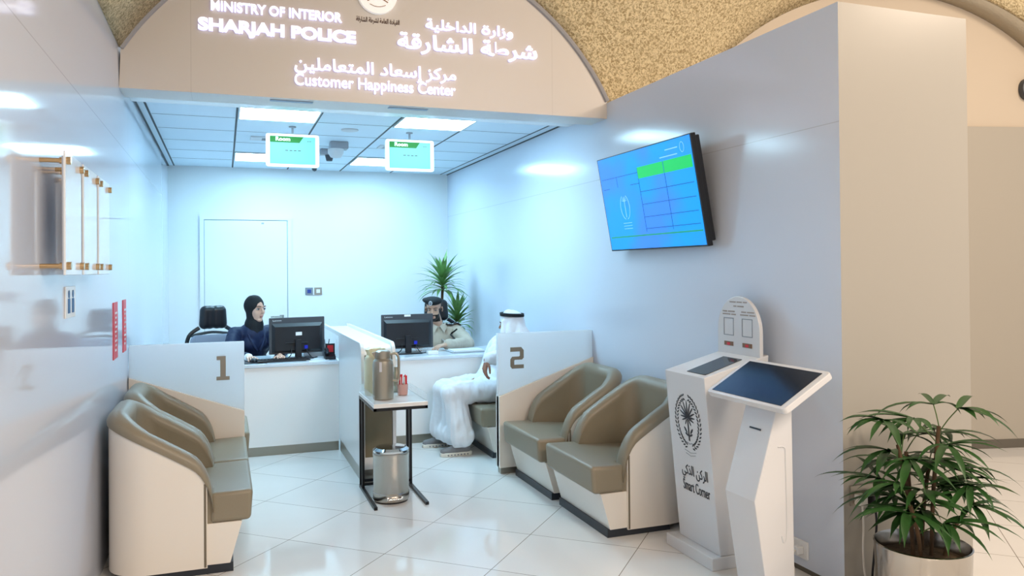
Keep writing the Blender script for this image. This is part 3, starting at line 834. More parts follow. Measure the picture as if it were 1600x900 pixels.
for i, (x, y, rz, lab) in enumerate(chairs):
    o = ch0 if i == 0 else copy_tree(ch0)
    o.location = (x, y, 0); o.rotation_euler = (0, 0, rz); tag(o, lab, 'armchair', 'taupe tub armchairs')

# ------------------------------------------------------------------ side table, flasks, bin
t = thing('side_table', 'narrow side table with white marble top and black metal frame', 'table', (1.09, 5.4, 0))
bm = bmesh.new(); box(bm, -.185, .175, -.30, .30, .655, .683); mesh_obj('marble_top', bm, M['marble'], t, bevel=.004)
def bars(name, segs, r=.009):
    bm = bmesh.new()
    for a, b in segs:
        a, b = Vector(a), Vector(b); lo = [min(a[i], b[i])-r for i in range(3)]; hi = [max(a[i], b[i])+r for i in range(3)]
        box(bm, lo[0], hi[0], lo[1], hi[1], lo[2], hi[2])
    return mesh_obj(name, bm, M['blackm'], t)
bars('top_frame', [((-.175, -.29, .645), (.165, -.29, .645)), ((-.175, .29, .645), (.165, .29, .645)), ((-.175, -.29, .645), (-.175, .29, .645)), ((.165, -.29, .645), (.165, .29, .645))])
for x in (-.175, .165):
    bars('leg', [((x, .19, .009), (x, .19, .636))]); bars('leg', [((x, .29, .009), (x, .29, .636))])
    bars('foot_bar', [((x, -.29, .009), (x, .29, .009))], .011)
bars('cross_bar', [((-.166, .19, .045), (.156, .19, .045))]); bars('cross_bar', [((-.166, .29, .045), (.156, .29, .045))])
bm = bmesh.new()
for a in ((-.18, -.176, -.29, .29, .683, .735), (.166, .17, -.29, .29, .683, .735), (-.176, .166, .286, .29, .683, .735)): box(bm, *a)
mesh_obj('clear_upstand', bm, M['acrylic'], t)

def flask(x, y, m, label, s=1.0, rz=0):
    t = thing('vacuum_flask', label, 'flask', (x, y, .684), rz, 'vacuum flasks')
    bm = bmesh.new(); lathe(bm, [(.066*s, 0), (.071*s, .006), (.071*s, .235*s), (.066*s, .262*s), (.052*s, .278*s)], 0, 0, 48); mesh_obj('body', bm, m, t, True, angle=30)
    bm = bmesh.new(); lathe(bm, [(.052*s, .276*s), (.055*s, .283*s), (.050*s, .325*s), (.040*s, .333*s), (.0001, .335*s)], 0, 0, 40)
    mesh_obj('lid', bm, m, t, True, angle=30)
    bm = bmesh.new(); pts = [(-.022*s, 0), (.022*s, 0), (.012*s, -.03*s), (-.012*s, -.03*s)]
    prism(bm, [(-.075*s, .318*s), (-.045*s, .325*s), (-.045*s, .27*s)], lambda a, b, d: Vector((a, d, b)), -.016*s, .016*s); mesh_obj('spout', bm, m, t)
    bm = bmesh.new(); tube(bm, smooth_path([(.045*s, 0, .305*s), (.085*s, 0, .312*s), (.106*s, 0, .285*s), (.108*s, 0, .20*s), (.104*s, 0, .13*s), (.069*s, 0, .125*s)], 6), .0095*s, 10)
    mesh_obj('handle', bm, m, t, True)
    return t
f1 = flask(1.005, 5.30, M['thermos'], 'taupe metallic vacuum flask with side handle on the side table', .98, R(-18))
B('label_strip', -.014, .002, -.0755, -.069, .19, .255, M['silver'], f1)
flask(.985, 5.50, M['thermos_c'], 'cream vacuum flask behind the taupe one on the side table', 1.0, R(35))
t = thing('sachet_cup', 'small rose cup filled with red and white sachets on the side table', 'cup', (1.165, 5.42, .684))
bm = bmesh.new(); lathe(bm, [(.028, 0), (.034, .002), (.037, .075), (.034, .075), (.031, .01), (.0001, .008)], 0, 0, 32, cap=False); mesh_obj('cup', bm, M['pinkglass'], t, True)
for k in range(7):
    a = k*2.4; x, y = .017*math.cos(a), .017*math.sin(a)
    bm = bmesh.new(); box(bm, x-.012, x+.012, y-.003, y+.003, .012, .125+.008*(k % 3), rot=Matrix.Rotation(a*.3, 3, 'Z') @ Matrix.Rotation(.08*math.sin(a), 3, 'Y'))
    mesh_obj('sachet', bm, M['red'] if k % 3 else M['solid_white'], t)
bm = bmesh.new(); lathe(bm, [(.022, .684), (.026, .69), (.026, .81), (.018, .83), (.018, .86), (.0001, .862)], 1.155, 5.58, 28)
tag(mesh_obj('small_jar', bm, M['thermos'], smooth=True), 'small dull brown jar behind the sachet cup on the side table', 'jar')

t = thing('pedal_bin', 'round brushed steel pedal bin standing inside the side table frame', 'bin', (1.055, 5.30, 0))
bm = bmesh.new(); lathe(bm, [(.118, .012), (.122, .02), (.122, .062), (.119, .066), (.119, .30), (.122, .306), (.122, .328), (.118, .332)], 0, 0, 64); mesh_obj('body', bm, M['steel'], t, True, angle=30)
bm = bmesh.new(); lathe(bm, [(.12, .332), (.121, .345), (.10, .360), (.0001, .366)], 0, 0, 64); mesh_obj('lid', bm, M['chrome'], t, True, angle=30)
bm = bmesh.new(); box(bm, -.045, .045, -.145, -.115, .035, .043); box(bm, -.055, -.04, -.13, -.11, .03, .05); box(bm, .04, .055, -.13, -.11, .03, .05); mesh_obj('pedal', bm, M['chrome'], t, bevel=.002)
bm = bmesh.new(); lathe(bm, [(.112, 0), (.114, .012)], 0, 0, 48); mesh_obj('base_ring', bm, M['black'], t, True)

# ------------------------------------------------------------------ kiosk A (smart corner) and kiosk B (tilted screen)
YA0, YA1 = 3.452, 3.832
t = thing('information_kiosk', 'white tapered kiosk with palm crest and Smart Corner lettering', 'kiosk', (2.5, 3.64, 0))
def rel(p, o=(2.5, 3.64, 0)): return Vector(p)-Vector(o)
bm = bmesh.new(); box(bm, -.17, .21, -.20, .245, 0, .065); mesh_obj('base', bm, M['kiosk'], t, bevel=.004)
def Afront(v, y, off=0):   # point on the front face, v 0 bottom .. 1 top
    x = 2.385-.085*v; z = .065+.92*v
    return Vector((x-off, y, z))
bm = bmesh.new()
vb = [rel((2.385, YA0, .065)), rel((2.385, YA1, .065)), rel((2.63, YA1, .065)), rel((2.63, YA0, .065))]
vm = [rel((2.30, YA0, .985)), rel((2.30, YA1, .985)), rel((2.70, YA1, 1.085)), rel((2.70, YA0, 1.085))]
loft(bm, [vb, vm]); mesh_obj('body', bm, M['kiosk'], t, bevel=.004)
def Atop(u, v, h): # u along y far->near, v front->back
    return rel((2.30+.40*v, YA1+(YA0-YA1)*u, .985+.10*v+h))
bm = bmesh.new()
loft(bm, [[Atop(a, b, .0005) for a, b in ((.45, .08), (.90, .08), (.80, .72), (.36, .72))], [Atop(a, b, .003) for a, b in ((.45, .08), (.90, .08), (.80, .72), (.36, .72))]])
mesh_obj('inset_screen', bm, mat('dark_screen', (.01, .014, .022), .08), t)
# crest
def crest(prefix_parent):
    cy, cz = 3.642, .725
    def Q(a, b, off=.0015):  # a to viewer's right (toward -Y), b up
        v = (cz+b-.065)/.92; p = Afront(v, cy-a, off); return rel(p)
    bm = None
    def leafq(a, b, ang, L, wd):
        nonlocal bm
        c, s = math.cos(ang), math.sin(ang); pts = []
        for k in range(8):
            th = 2*PI*k/8; u, v_ = L*math.cos(th), wd*math.sin(th); pts.append((a+u*c-v_*s, b+u*s+v_*c))
        loft(bm, [[Q(p, q, .0005) for p, q in pts], [Q(p, q, .002) for p, q in pts]])
    for sg in (-1, 1):
        bm = bmesh.new()
        for k in range(17):
            th = R(-72+k*9.3)
            for dr, da in ((-.011, .55), (.011, -.55)):
                ra, rb = .108+dr, .135+dr
                a, b = ra*math.cos(th), rb*math.sin(th)
                leafq(sg*a, b, (th+PI/2+da) if sg > 0 else PI-(th+PI/2+da), .0115, .0042)
        mesh_obj('laurel_branch', bm, M['ink'], prefix_parent)
    bm = bmesh.new()
    loft(bm, [[Q(p, q, .0005) for p, q in ((-.006, -.10), (.006, -.10), (.0045, .02), (-.0045, .02))], [Q(p, q, .002) for p, q in ((-.006, -.10), (.006, -.10), (.0045, .02), (-.0045, .02))]])
    for k in range(11):
        a = R(-110+22*k); L = .034+.012*math.cos(a)
        leafq(L*math.sin(a), .025+L*math.cos(a), PI/2-a, L, .0048)
    for a in (-1, 1):
        leafq(a*.018, -.0, PI/2+a*.5, .018, .004); leafq(a*.028, -.045, PI/2-a*.7, .02, .006); leafq(a*.018, -.068, a*.4, .018, .006)
    mesh_obj('palm_tree', bm, M['ink'], prefix_parent)
    bm = bmesh.new()
    for a in (-1, 1): tube(bm, smooth_path([Q(a*.05, -.125), Q(a*.025, -.112), Q(0, -.118)], 4), .002, 4)
    tube(bm, [Q(-.055, -.155), Q(0, -.165), Q(.055, -.155)], .0012, 4); tube(bm, [Q(-.045, -.172), Q(0, -.182), Q(.045, -.172)], .0012, 4)
    mesh_obj('ribbon', bm, M['ink_grey'], prefix_parent)
crest(t)
upA = Vector((-.085, 0, .92)).normalized()
text('lettering', arabic('الركن الذكي'), rel(Afront((.405-.065)/.92, 3.745, .001)), (0, -1, 0), upA, .245, .085, M['ink'], .0015, .008, t, words=2)
text('lettering', 'Smart Corner', rel(Afront((.345-.065)/.92, 3.742, .001)), (0, -1, 0), upA, .25, .058, M['ink'], .0015, .002, t, words=2)
# arched plate standing on the kiosk
t = thing('arched_sign', 'small white round-topped sign standing on the white kiosk', 'sign', (2.655, 3.64, 1.07))
outl = [(-.19, 0), (.185, 0), (.185, .13)] + [(-.0025+.1875*math.cos(R(a)), .13+.19*math.sin(R(a))) for a in range(8, 180, 8)] + [(-.19, .13)]
bm = bmesh.new(); prism(bm, outl, lambda a, b, d: Vector((d, -a, b)), -.008, .014); pl = mesh_obj('plate', bm, M['kiosk'], t, bevel=.003)
for a0 in (-.13, .035):
    bm = bmesh.new()
    for s_ in ((a0, a0+.09, .102, .106), (a0, a0+.09, .196, .20), (a0, a0+.004, .106, .196), (a0+.086, a0+.09, .106, .196)): prism(bm, [(s_[0], s_[2]), (s_[1], s_[2]), (s_[1], s_[3]), (s_[0], s_[3])], lambda a, b, d: Vector((d, -a, b)), -.0098, -.0078)
    mesh_obj('blank_frame', bm, M['ink_grey'], t)
    bm = bmesh.new(); prism(bm, [(a0+.005, .045), (a0+.085, .045), (a0+.085, .068), (a0+.005, .068)], lambda a, b, d: Vector((d, -a, b)), -.011, -.0078); mesh_obj('brown_tab', bm, mat('brown_tab', (.20, .11, .06), .5), t)
    bm = bmesh.new(); prism(bm, [(a0+.03, .048), (a0+.058, .048), (a0+.058, .062), (a0+.03, .062)], lambda a, b, d: Vector((d, -a, b)), -.012, -.0105); mesh_obj('red_mark', bm, M['red'], t)
bm = bmesh.new()
for b_, spans in ((.285, ((-.075, -.02), (-.01, .035), (.045, .08))), (.262, ((-.04, -.015), (-.005, .05))), (.232, ((-.14, -.10), (-.09, -.03), (.03, .07), (.08, .14))), (.216, ((-.14, -.07), (-.06, -.02), (.02, .09), (.10, .15)))):
    for a0, a1 in spans: prism(bm, [(a0, b_), (a1, b_), (a1, b_+.007), (a0, b_+.007)], lambda a, b, d: Vector((d, -a, b)), -.0095, -.0078)
mesh_obj('small_print', bm, mat('brown_grey_print', (.32, .27, .24), .5), t)

t = thing('touch_kiosk', 'white touch screen kiosk with large tilted dark display, nearest the camera', 'kiosk', (2.4, 3.08, 0))
def relB(x, y, z): return Vector((x-2.4, y-3.08, z))
pts = [(2.346, .905), (2.222, .50), (2.295, .02), (2.438, .02), (2.431, .93)]
bm = bmesh.new(); prism(bm, pts, lambda a, b, d: relB(a, d, b), 2.95, 3.17); mesh_obj('body', bm, M['kiosk'], t, bevel=.004)
B('base', 2.18-2.4, 2.52-2.4, 2.86-3.08, 3.30-3.08, 0, .02, M['kiosk'], t, .004)
# plate
e1 = Vector((.26, 0, .149)).normalized(); nrm = Vector((-e1.z, 0, e1.x))
def Pl(a, b, h): return relB(2.26, 3.375-a, .935) + e1*b + nrm*h
Lp = Vector((.26, 0, .149)).length
def rrect(x0, x1, y0, y1, r, n=5):
    out = []
    for cx, cy, a0 in ((x1-r, y1-r, 0), (x0+r, y1-r, 90), (x0+r, y0+r, 180), (x1-r, y0+r, 270)):
        for k in range(n+1): a = R(a0+90*k/n); out.append((cx+r*math.cos(a), cy+r*math.sin(a)))
    return out
bm = bmesh.new(); prism(bm, rrect(0, .58, 0, Lp, .02), Pl, -.03, 0); mesh_obj('screen_casing', bm, M['kiosk'], t, bevel=.004)
bm = bmesh.new(); prism(bm, [(.03, .018), (.545, .018), (.545, Lp-.022), (.03, Lp-.022)], Pl, .0002, .002); mesh_obj('display', bm, mat('dark_display', (.02, .025, .035), .16, spec=.3), t)
bm = bmesh.new(); u_ = (Vector((2.346, 0, .905))-Vector((2.222, 0, .50))).normalized(); q = Vector((2.222, 0, .50))+u_*.315
box_pts = [q+u_*.004, q-u_*.004]
nn = Vector((-u_.z, 0, u_.x))
loft(bm, [[relB((box_pts[0]+nn*h).x, y_, (box_pts[0]+nn*h).z) if s else relB((box_pts[1]+nn*h).x, y_, (box_pts[1]+nn*h).z) for s, y_ in ((0, 3.02), (0, 3.10), (1, 3.10), (1, 3.02))] for h in (-.001, .003)])
mesh_obj('card_slot', bm, M['black'], t)
bm = bmesh.new(); tube(bm, smooth_path([relB(2.352, 2.949, .735), relB(2.385, 2.949, .73), relB(2.392, 2.949, .68), relB(2.395, 2.949, .35), relB(2.378, 2.949, .30), relB(2.368, 2.949, .33)], 5), .003, 6); mesh_obj('side_groove', bm, M['lgrey'], t)

# sockets and cables
t = thing('wall_socket', 'white wall socket low on the right wall behind the kiosk', 'socket', (XR, 3.295, .12))
B('plate', -.012, 0, -.075, .075, -.045, .045, M['solid_white'], t, .003); B('plug', -.05, -.012, -.05, -.01, -.02, .02, M['solid_white'], t, .004)
bm = bmesh.new()
for y_, z_ in ((.03, .018), (.02, -.01), (.04, -.01)): box(bm, -.0135, -.0115, y_-.003, y_+.003, z_-.007, z_+.007)
mesh_obj('pin_holes', bm, M['black'], t)
bm = bmesh.new(); tube(bm, smooth_path([(2.70, 3.265, .12), (2.66, 3.24, .10), (2.64, 3.20, .04), (2.60, 3.18, .008), (2.53, 3.15, .008)], 6), .005, 8)
tag(mesh_obj('power_cable', bm, M['cable_w'], smooth=True), 'white cable curling from the low wall socket to the floor', 'cable')
bm = bmesh.new(); tube(bm, smooth_path([(2.55, 3.16, .012), (2.62, 3.10, .05), (2.68, 3.02, .035), (2.70, 2.93, .01), (2.64, 2.86, .008), (2.56, 2.80, .008)], 6), .0055, 8); tube(bm, smooth_path([(2.55, 3.12, .012), (2.61, 3.05, .03), (2.66, 2.97, .012), (2.60, 2.90, .008)], 6), .0055, 8)
tag(mesh_obj('power_cable', bm, M['black'], smooth=True), 'black cables looping on the floor beside the touch kiosk', 'cable')
t = thing('wall_socket', 'double metal socket on the warm-lit column behind the potted palm', 'socket', (2.86, 2.98, .46))
B('plate', -.075, .075, -.008, 0, -.048, .048, M['bronze'], t, .002)
t = thing('power_plug', 'white plug and long white cable in the column socket', 'plug', (2.825, 2.972, .45))
B('plug_body', -.022, .022, -.045, 0, -.03, .022, M['cable_w'], t, .006)
bm = bmesh.new(); tube(bm, smooth_path([(0, -.03, -.03), (.0, -.035, -.12), (-.008, -.04, -.25), (-.005, -.05, -.36), (.03, -.06, -.435), (.10, -.07, -.443)], 6), .0045, 8); mesh_obj('cord', bm, M['cable_w'], t, True)
t = thing('power_plug', 'black plug and black cable in the column socket, right of the white one', 'plug', (2.90, 2.972, .45))
B('plug_body', -.022, .022, -.045, 0, -.035, .022, M['black'], t, .006)
bm = bmesh.new(); tube(bm, smooth_path([(0, -.03, -.03), (.0, -.04, -.12), (-.02, -.045, -.25), (-.04, -.05, -.38), (-.03, -.06, -.44)], 6), .0055, 8); mesh_obj('cord', bm, M['black'], t, True)
B('inline_adapter', -.07, -.01, -.085, -.045, -.446, -.395, M['black'], t, .006)
# switch plates on back wall
for x, lab, m_ in ((.984, 'dark blue switch plate on the back wall beside the door', 'ink_grey'), (1.092, 'grey socket plate with white centre on the back wall', 'bronze')):
    t = thing('switch_plate', lab, 'switch', (x, YB, 1.30), group='plates on the back wall')
    B('plate', -.045, .045, -.01, 0, -.045, .045, M[m_], t, .002)
    B('insert', -.022, .022, -.014, -.01, -.022, .022, mat('blue_insert', (.02, .05, .25), .4) if x < 1 else M['solid_white'], t)

# round black fixture at the far right on the hall wall
t = thing('wall_fixture', 'round dark fixture on the cream hall wall at the right edge', 'fixture', hS+hu*3.815+Vector((0, 0, 3.05)))
bm = bmesh.new(); prism(bm, [(.06*math.cos(a), .09*math.sin(a)) for a in [2*PI*k/28 for k in range(28)]], lambda a, b, d: hu*a+hn*d+Vector((0, 0, b)), -.06, 0); mesh_obj('housing', bm, M['dgrey'], t, bevel=.01)

# ------------------------------------------------------------------ plants
def strap_leaf(bm, base, dirv, L, wd, droop, fold=.25, n=8, tip=.05, mi=0):
    d = Vector(dirv).normalized(); side = d.cross(Vector((0, 0, 1)))
    side = side.normalized() if side.length > .05 else Vector((1, 0, 0))
    p = Vector(base); rows = []
    for k in range(n+1):
        s = k/n
        ww = wd*(math.sin(PI*min(1, s*.92+.10))**.6)*(1 if s < .6 else max(tip, 1-((s-.6)/.4)**1.6))
        nrm = side.cross(d).normalized()
        rows.append([p-side*ww+nrm*ww*fold, p.copy(), p+side*ww+nrm*ww*fold])
        p = p+d*(L/n); d = (d+Vector((0, 0, -droop/n*(.4+1.3*s)))).normalized()
    loft(bm, rows, closed=False, cap=False, mi=mi)
def palm_pot():
    px, py = 2.865, 2.64
    t = thing('potted_palm', 'dark green lady palm in a round polished steel pot before the column', 'plant', (px, py, 0))
    bm = bmesh.new(); lathe(bm, [(.178, 0), (.183, .01), (.194, .325), (.197, .335), (.191, .338), (.187, .325), (.178, .27)], 0, 0, 72, cap=False); mesh_obj('pot', bm, mat('polished_steel_pot', (.52, .49, .45), .16, 1), t, True, angle=50)
    bm = bmesh.new(); lathe(bm, [(.1855, .27), (.10, .283), (.0001, .288)], 0, 0, 40); mesh_obj('soil', bm, M['soil'], t, True)
    rnd = random.Random(11)
    stems = bmesh.new(); pet = bmesh.new(); lv = bmesh.new()
    tips = []
    for k, (sx, sy, h, lx, ly) in enumerate(((-.05, .0, .50, -.06, .02), (.03, -.02, .58, .03, -.02), (.0, .05, .44, .03, .06), (.05, .05, .36, .09, .04), (-.06, -.05, .27, -.10, -.04), (.08, -.04, .25, .12, -.05))):
        pts = smooth_path([(sx, sy, .27), (sx+lx*.3, sy+ly*.3, .27+h*.5), (sx+lx, sy+ly, .27+h)], 6)
        tube(stems, pts, [.0085]*len(pts), 8)
        n = 9 if h > .5 else 5
        for j in range(n):
            s = .50+.50*j/(n-1)
            b = pts[int(s*(len(pts)-1))]
            az = j*2.4+k*1.3+rnd.uniform(-.3, .3)
            el = .30+.65*(j/(n-1))+rnd.uniform(-.15, .15)
            Lp_ = rnd.uniform(.08, .19)
            dv = Vector((math.cos(az)*math.cos(el), math.sin(az)*math.cos(el)*.55, math.sin(el)))
            pp = smooth_path([b, b+dv*Lp_*.5, b+dv*Lp_+Vector((0, 0, -.012))], 3)
            tube(pet, pp, .0026, 5)
            if pp[-1].z < .42: continue
            e = pp[-1]; nl = rnd.randint(6, 8)
            hz = Vector((dv.x, dv.y, 0)).normalized(); sd = Vector((-hz.y, hz.x, 0))
            for q in range(nl):
                a = R(-82+164*q/(nl-1)+rnd.uniform(-7, 7))
                dd = hz*math.cos(a)+sd*math.sin(a)*.9+Vector((0, 0, rnd.uniform(-.15, .30)))
                if dd.y > 0: dd.y *= .6
                strap_leaf(lv, e, dd, rnd.uniform(.18, .30)*(1.0 if abs(a) < 1 else .8), rnd.uniform(.012, .0195), rnd.uniform(.6, 1.5), n=8, tip=.15, fold=.35)
    mesh_obj('stem', stems, M['stem'], t, True); mesh_obj('petiole', pet, M['stemg'], t, True); mesh_obj('foliage', lv, M['leaf'], t, True, angle=180, clamp=(1, .325))
palm_pot()
def dracaena():
    t = thing('dracaena_plant', 'tall green dragon plant with two leafy crowns behind the uniformed man', 'plant', (2.36, 8.85, 0))
    bm = bmesh.new(); lathe(bm, [(.13, 0), (.17, .30), (.175, .31), (.16, .30), (.15, .26)], 0, 0, 36, cap=False); mesh_obj('pot', bm, M['lgrey'], t, True)
    bm = bmesh.new(); lathe(bm, [(.153, .26), (.0001, .27)], 0, 0, 30); mesh_obj('soil', bm, M['soil'], t, True)
    st = bmesh.new(); lv = bmesh.new(); rnd = random.Random(5)
    for (sx, h, lx, n, L) in ((-.02, 1.42, .04, 60, .36), (.05, .98, .14, 46, .33), (.0, 1.0, -.03, 8, .2)):
        pts = smooth_path([(sx, 0, .25), (sx+lx*.4, 0, .25+(h-.25)*.5), (sx+lx, 0, h)], 6); tube(st, pts, .016, 8)
        for k in range(n):
            az = k*2.4; el = -.15+1.35*(k/n)
            dv = Vector((math.cos(az)*math.cos(el), math.sin(az)*math.cos(el), math.sin(el)+.12))
            strap_leaf(lv, pts[-1]+Vector((0, 0, -.12+.16*k/n)), dv, L*rnd.uniform(.8, 1.1), .022, 1.5-.8*k/n, n=7, tip=.08)
    mesh_obj('stem', st, M['stem'], t, True); mesh_obj('foliage', lv, M['leaf2'], t, True, angle=180, clamp=(0, .375))
dracaena()


# ------------------------------------------------------------------ desk equipment
ZD = .772
def monitor(x, y, rz, label, cone=True):
    t = thing('computer_monitor', label, 'monitor', (x, y, ZD), rz, 'desk monitors seen from behind')
    wd, h0, h1 = .245, .045, .365
    bm = bmesh.new(); prism(bm, rrect(-wd, wd, h0, h1, .006, 3), lambda a, b, d: Vector((a, d, b)), 0, .022); cs = mesh_obj('casing', bm, M['dgrey'], t, bevel=.002)
    B('screen', -wd+.012, wd-.012, .022, .0235, h0+.015, h1-.012, mat('lit_office_screen', (.1, .12, .15), .3, emit=(.5, .6, .7), es=.4), cs)
    bm = bmesh.new()   # stepped rear cover
    loft(bm, [[Vector((-.225, 0, .06)), Vector((.225, 0, .06)), Vector((.225, 0, .315)), Vector((-.225, 0, .315))], [Vector((-.20, -.018, .075)), Vector((.20, -.018, .075)), Vector((.20, -.018, .285)), Vector((-.20, -.018, .285))]])
    mesh_obj('rear_cover', bm, M['black'], t)
    bm = bmesh.new(); box(bm, -.028, .028, -.045, -.012, .012, .17); box(bm, -.11, .09, -.03, -.015, .135, .145); mesh_obj('neck', bm, M['black'], t, bevel=.004)
    bm = bmesh.new(); prism(bm, rrect(-.125, .125, -.09, .09, .03), lambda a, b, d: Vector((a, b-.02, d)), 0, .012); mesh_obj('stand_foot', bm, M['black'], t, bevel=.003)
    text('lettering', 'Lenovo', (-.215, -.0005, .335), (1, 0, 0), (0, 0, 1), .075, .014, M['lgrey'], .001, .01, t)
    B('paper_label', -.02, .035, -.0215 if not cone else -.0215, -.018, *((.205, .235) if rz else (.262, .282)), M['solid_white'], t) if rz else B('paper_label', -.03, .03, -.003, 0, .343, .362, M['solid_white'], t)
    bm = bmesh.new(); box(bm, .055, .085, -.03, -.018, .085, .115); mesh_obj('blue_connector', bm, mat('blue_plastic', (.01, .02, .45), .4), t)
    bm = bmesh.new(); tube(bm, smooth_path([(.07, -.03, .085), (.08, -.05, .05), (.12, -.05, .006), (.17, -.03, .006)], 5), .004, 6); tube(bm, smooth_path([(-.06, -.025, .09), (-.07, -.05, .04), (-.11, -.05, .006)], 5), .004, 6); mesh_obj('cable', bm, M['black'], t, True)
    return t
monitor(.615, 7.27, R(10), 'black monitor seen from behind in front of the woman in navy')
monitor(1.612, 7.27, 0, 'black monitor seen from behind in front of the uniformed man')
def keyboard(x, y, rz, m, label):
    t = thing('keyboard', label, 'keyboard', (x, y, ZD), rz)
    B('key_tray', -.22, .22, -.07, .07, 0, .018, M[m], t, .004)
    bm = bmesh.new()
    for r_ in range(5):
        for c in range(15): box(bm, -.205+c*.0275, -.182+c*.0275, -.058+r_*.023, -.039+r_*.023, .018, .024)
    k = mesh_obj('keys', bm, M['black'] if m == 'black' else M['lgrey'], t); k['kind'] = 'stuff'
keyboard(.48, 7.09, R(4), 'black', 'black keyboard on the counter left of the monitor stand at desk 1')
keyboard(1.72, 7.48, 0, 'solid_white', 'white keyboard under the hands of the uniformed man')
bm = bmesh.new()
loft(bm, [[Vector((.24+.03*s*math.cos(2*PI*i/16), 7.12+.05*s*math.sin(2*PI*i/16), ZD+z)) for i in range(16)] for s, z in ((.9, 0), (1, .012), (.8, .028), (.4, .034))])
tag(mesh_obj('computer_mouse', bm, M['black'], smooth=True), 'black computer mouse under the hand of the woman', 'mouse')
B_ = B('mouse_mat', .15, .34, 6.98, 7.22, ZD, ZD+.003, M['black']); tag(B_, 'black mouse mat at the left end of the desk 1 counter top', 'mat')
B_.location = (0, 0, 0)
t = thing('desk_phone', 'black desk phone with a red card beside the desk 1 monitor', 'phone', (.876, 7.10, ZD))
bm = bmesh.new(); prism(bm, [(-.09, 0), (.09, 0), (.09, .07), (-.09, .025)], lambda a, b, d: Vector((d, a*.8, b)), -.045, .045); mesh_obj('phone_body', bm, M['black'], t, bevel=.004)
bm = bmesh.new(); tube(bm, smooth_path([(-.025, -.055, .045), (-.025, 0, .085), (-.025, .055, .08)], 5), .016, 8); mesh_obj('handset', bm, M['black'], t, True)
B('red_card', -.02, .03, .0, .004, .06, .12, M['red'], t); B('card_holder', -.035, .045, .004, .01, .04, .135, M['black'], t)
for x, y, hh, lab in ((.985, 7.02, .09, 'clear drinking glass on the counter left of the divider'),):
    bm = bmesh.new(); lathe(bm, [(.0001, .002), (.028, .0), (.034, hh), (.031, hh), (.026, .008), (.0001, .008)], 0, 0, 28, cap=False)
    o = tag(mesh_obj('drinking_glass', bm, M['acrylic'], smooth=True), lab, 'glass'); o.location = (.885, 7.26, ZD)
t = thing('paper_tray', 'pale blue heap of plastic trays and papers beside the divider at desk 1', 'tray', (.80, 7.50, ZD))
B('lower_tray', -.12, .12, -.10, .10, 0, .05, M['lgrey'], t, .006); B('upper_tray', -.10, .10, -.10, .10, .055, .10, M['solid_white'], t, .006)
bm = bmesh.new(); box(bm, -.10, .08, -.08, .08, .0, .004, rot=Matrix.Rotation(.3, 3, 'Z')); o = tag(mesh_obj('paper_sheet', bm, M['solid_white']), 'white sheet of paper lying on the counter at desk 1', 'paper'); o.location = (.76, 7.07, ZD)
t = thing('pen_cup', 'small steel pen cup with pens behind the desk 1 phone', 'cup', (.88, 7.40, ZD))
bm = bmesh.new(); lathe(bm, [(.0001, .0), (.032, .0), (.035, .095), (.032, .095), (.029, .006), (.0001, .006)], 0, 0, 28, cap=False); mesh_obj('cup', bm, M['grey'], t, True)
for k, mm in enumerate(('ink', 'lgrey', 'ink_grey')):
    a = k*2.1; bm = bmesh.new(); tube(bm, [(.008*math.cos(a), .008*math.sin(a), .01), (.03*math.cos(a), .03*math.sin(a), .15)], .004, 6); mesh_obj('pen', bm, M[mm], t)
t = thing('document_tray', 'low grey tray of papers on the counter right of the uniformed man', 'tray', (2.16, 7.20, ZD))
B('tray', -.17, .17, -.12, .12, 0, .012, M['grey'], t, .003); B('papers', -.15, .15, -.10, .10, .012, .022, M['solid_white'], t)
bm = bmesh.new(); box(bm, -.05, .05, -.035, .035, 0, .035); o = tag(mesh_obj('card_reader', bm, M['solid_white'], bevel=.006), 'small white card reader on the counter at desk 2', 'reader'); o.location = (1.80, 7.08, ZD)

def office_chair(x, y, rz, m_back, label, zt):
    t = thing('office_chair', label, 'chair', (x, y, 0), rz, 'black office chairs')
    blob('head_pad', [('c', (sx_*.075, .26, zt-.055), (sx_*.085, .26, zt-.185), .052, .05) for sx_ in (-1, -.4, .4, 1)], .008, M['black'], t, kk=.8)
    bm = bmesh.new()
    outl = rrect(-.23, .23, .48, zt-.29, .06)
    prism(bm, outl, lambda a, b, d: Vector((a, d+.25+.10*(abs(a)/.23)**2*-.4, b)), 0, .03); mesh_obj('backrest', bm, M[m_back], t, bevel=.006)
    bm = bmesh.new()
    for sg in (-1, 1): tube(bm, smooth_path([(sg*.20, .30, .45), (sg*.245, .30, .75), (sg*.225, .29, zt-.30), (sg*.13, .28, zt-.22)], 6), .02, 8)
    tube(bm, smooth_path([(-.225, .29, zt-.30), (0, .30, zt-.27), (.225, .29, zt-.30)], 6), .014, 8)
    mesh_obj('back_frame', bm, M['black'], t, True)
    B('seat', -.25, .25, -.22, .24, .42, .50, M['black'], t, .03)
    bm = bmesh.new(); lathe(bm, [(.028, .08), (.028, .42)], 0, 0, 16)
    for k in range(5):
        a = 2*PI*k/5+.3; tube(bm, [(0, 0, .10), (.28*math.cos(a), .28*math.sin(a), .06)], .018, 8)
    mesh_obj('star_base', bm, M['black'], t, True)
    for k in range(5):
        a = 2*PI*k/5+.3; bm = bmesh.new(); bmesh.ops.create_uvsphere(bm, u_segments=14, v_segments=10, radius=.03, matrix=Matrix.Translation((.28*math.cos(a), .28*math.sin(a), .03))); mesh_obj('caster', bm, M['black'], t, True)
    for sg in (-1, 1):
        bm = bmesh.new(); tube(bm, smooth_path([(sg*.26, .05, .46), (sg*.30, .03, .56), (sg*.30, .0, .66)], 5), .014, 8); box(bm, sg*.30-.035, sg*.30+.035, -.14, .12, .66, .69); mesh_obj('armrest', bm, M['black'], t)
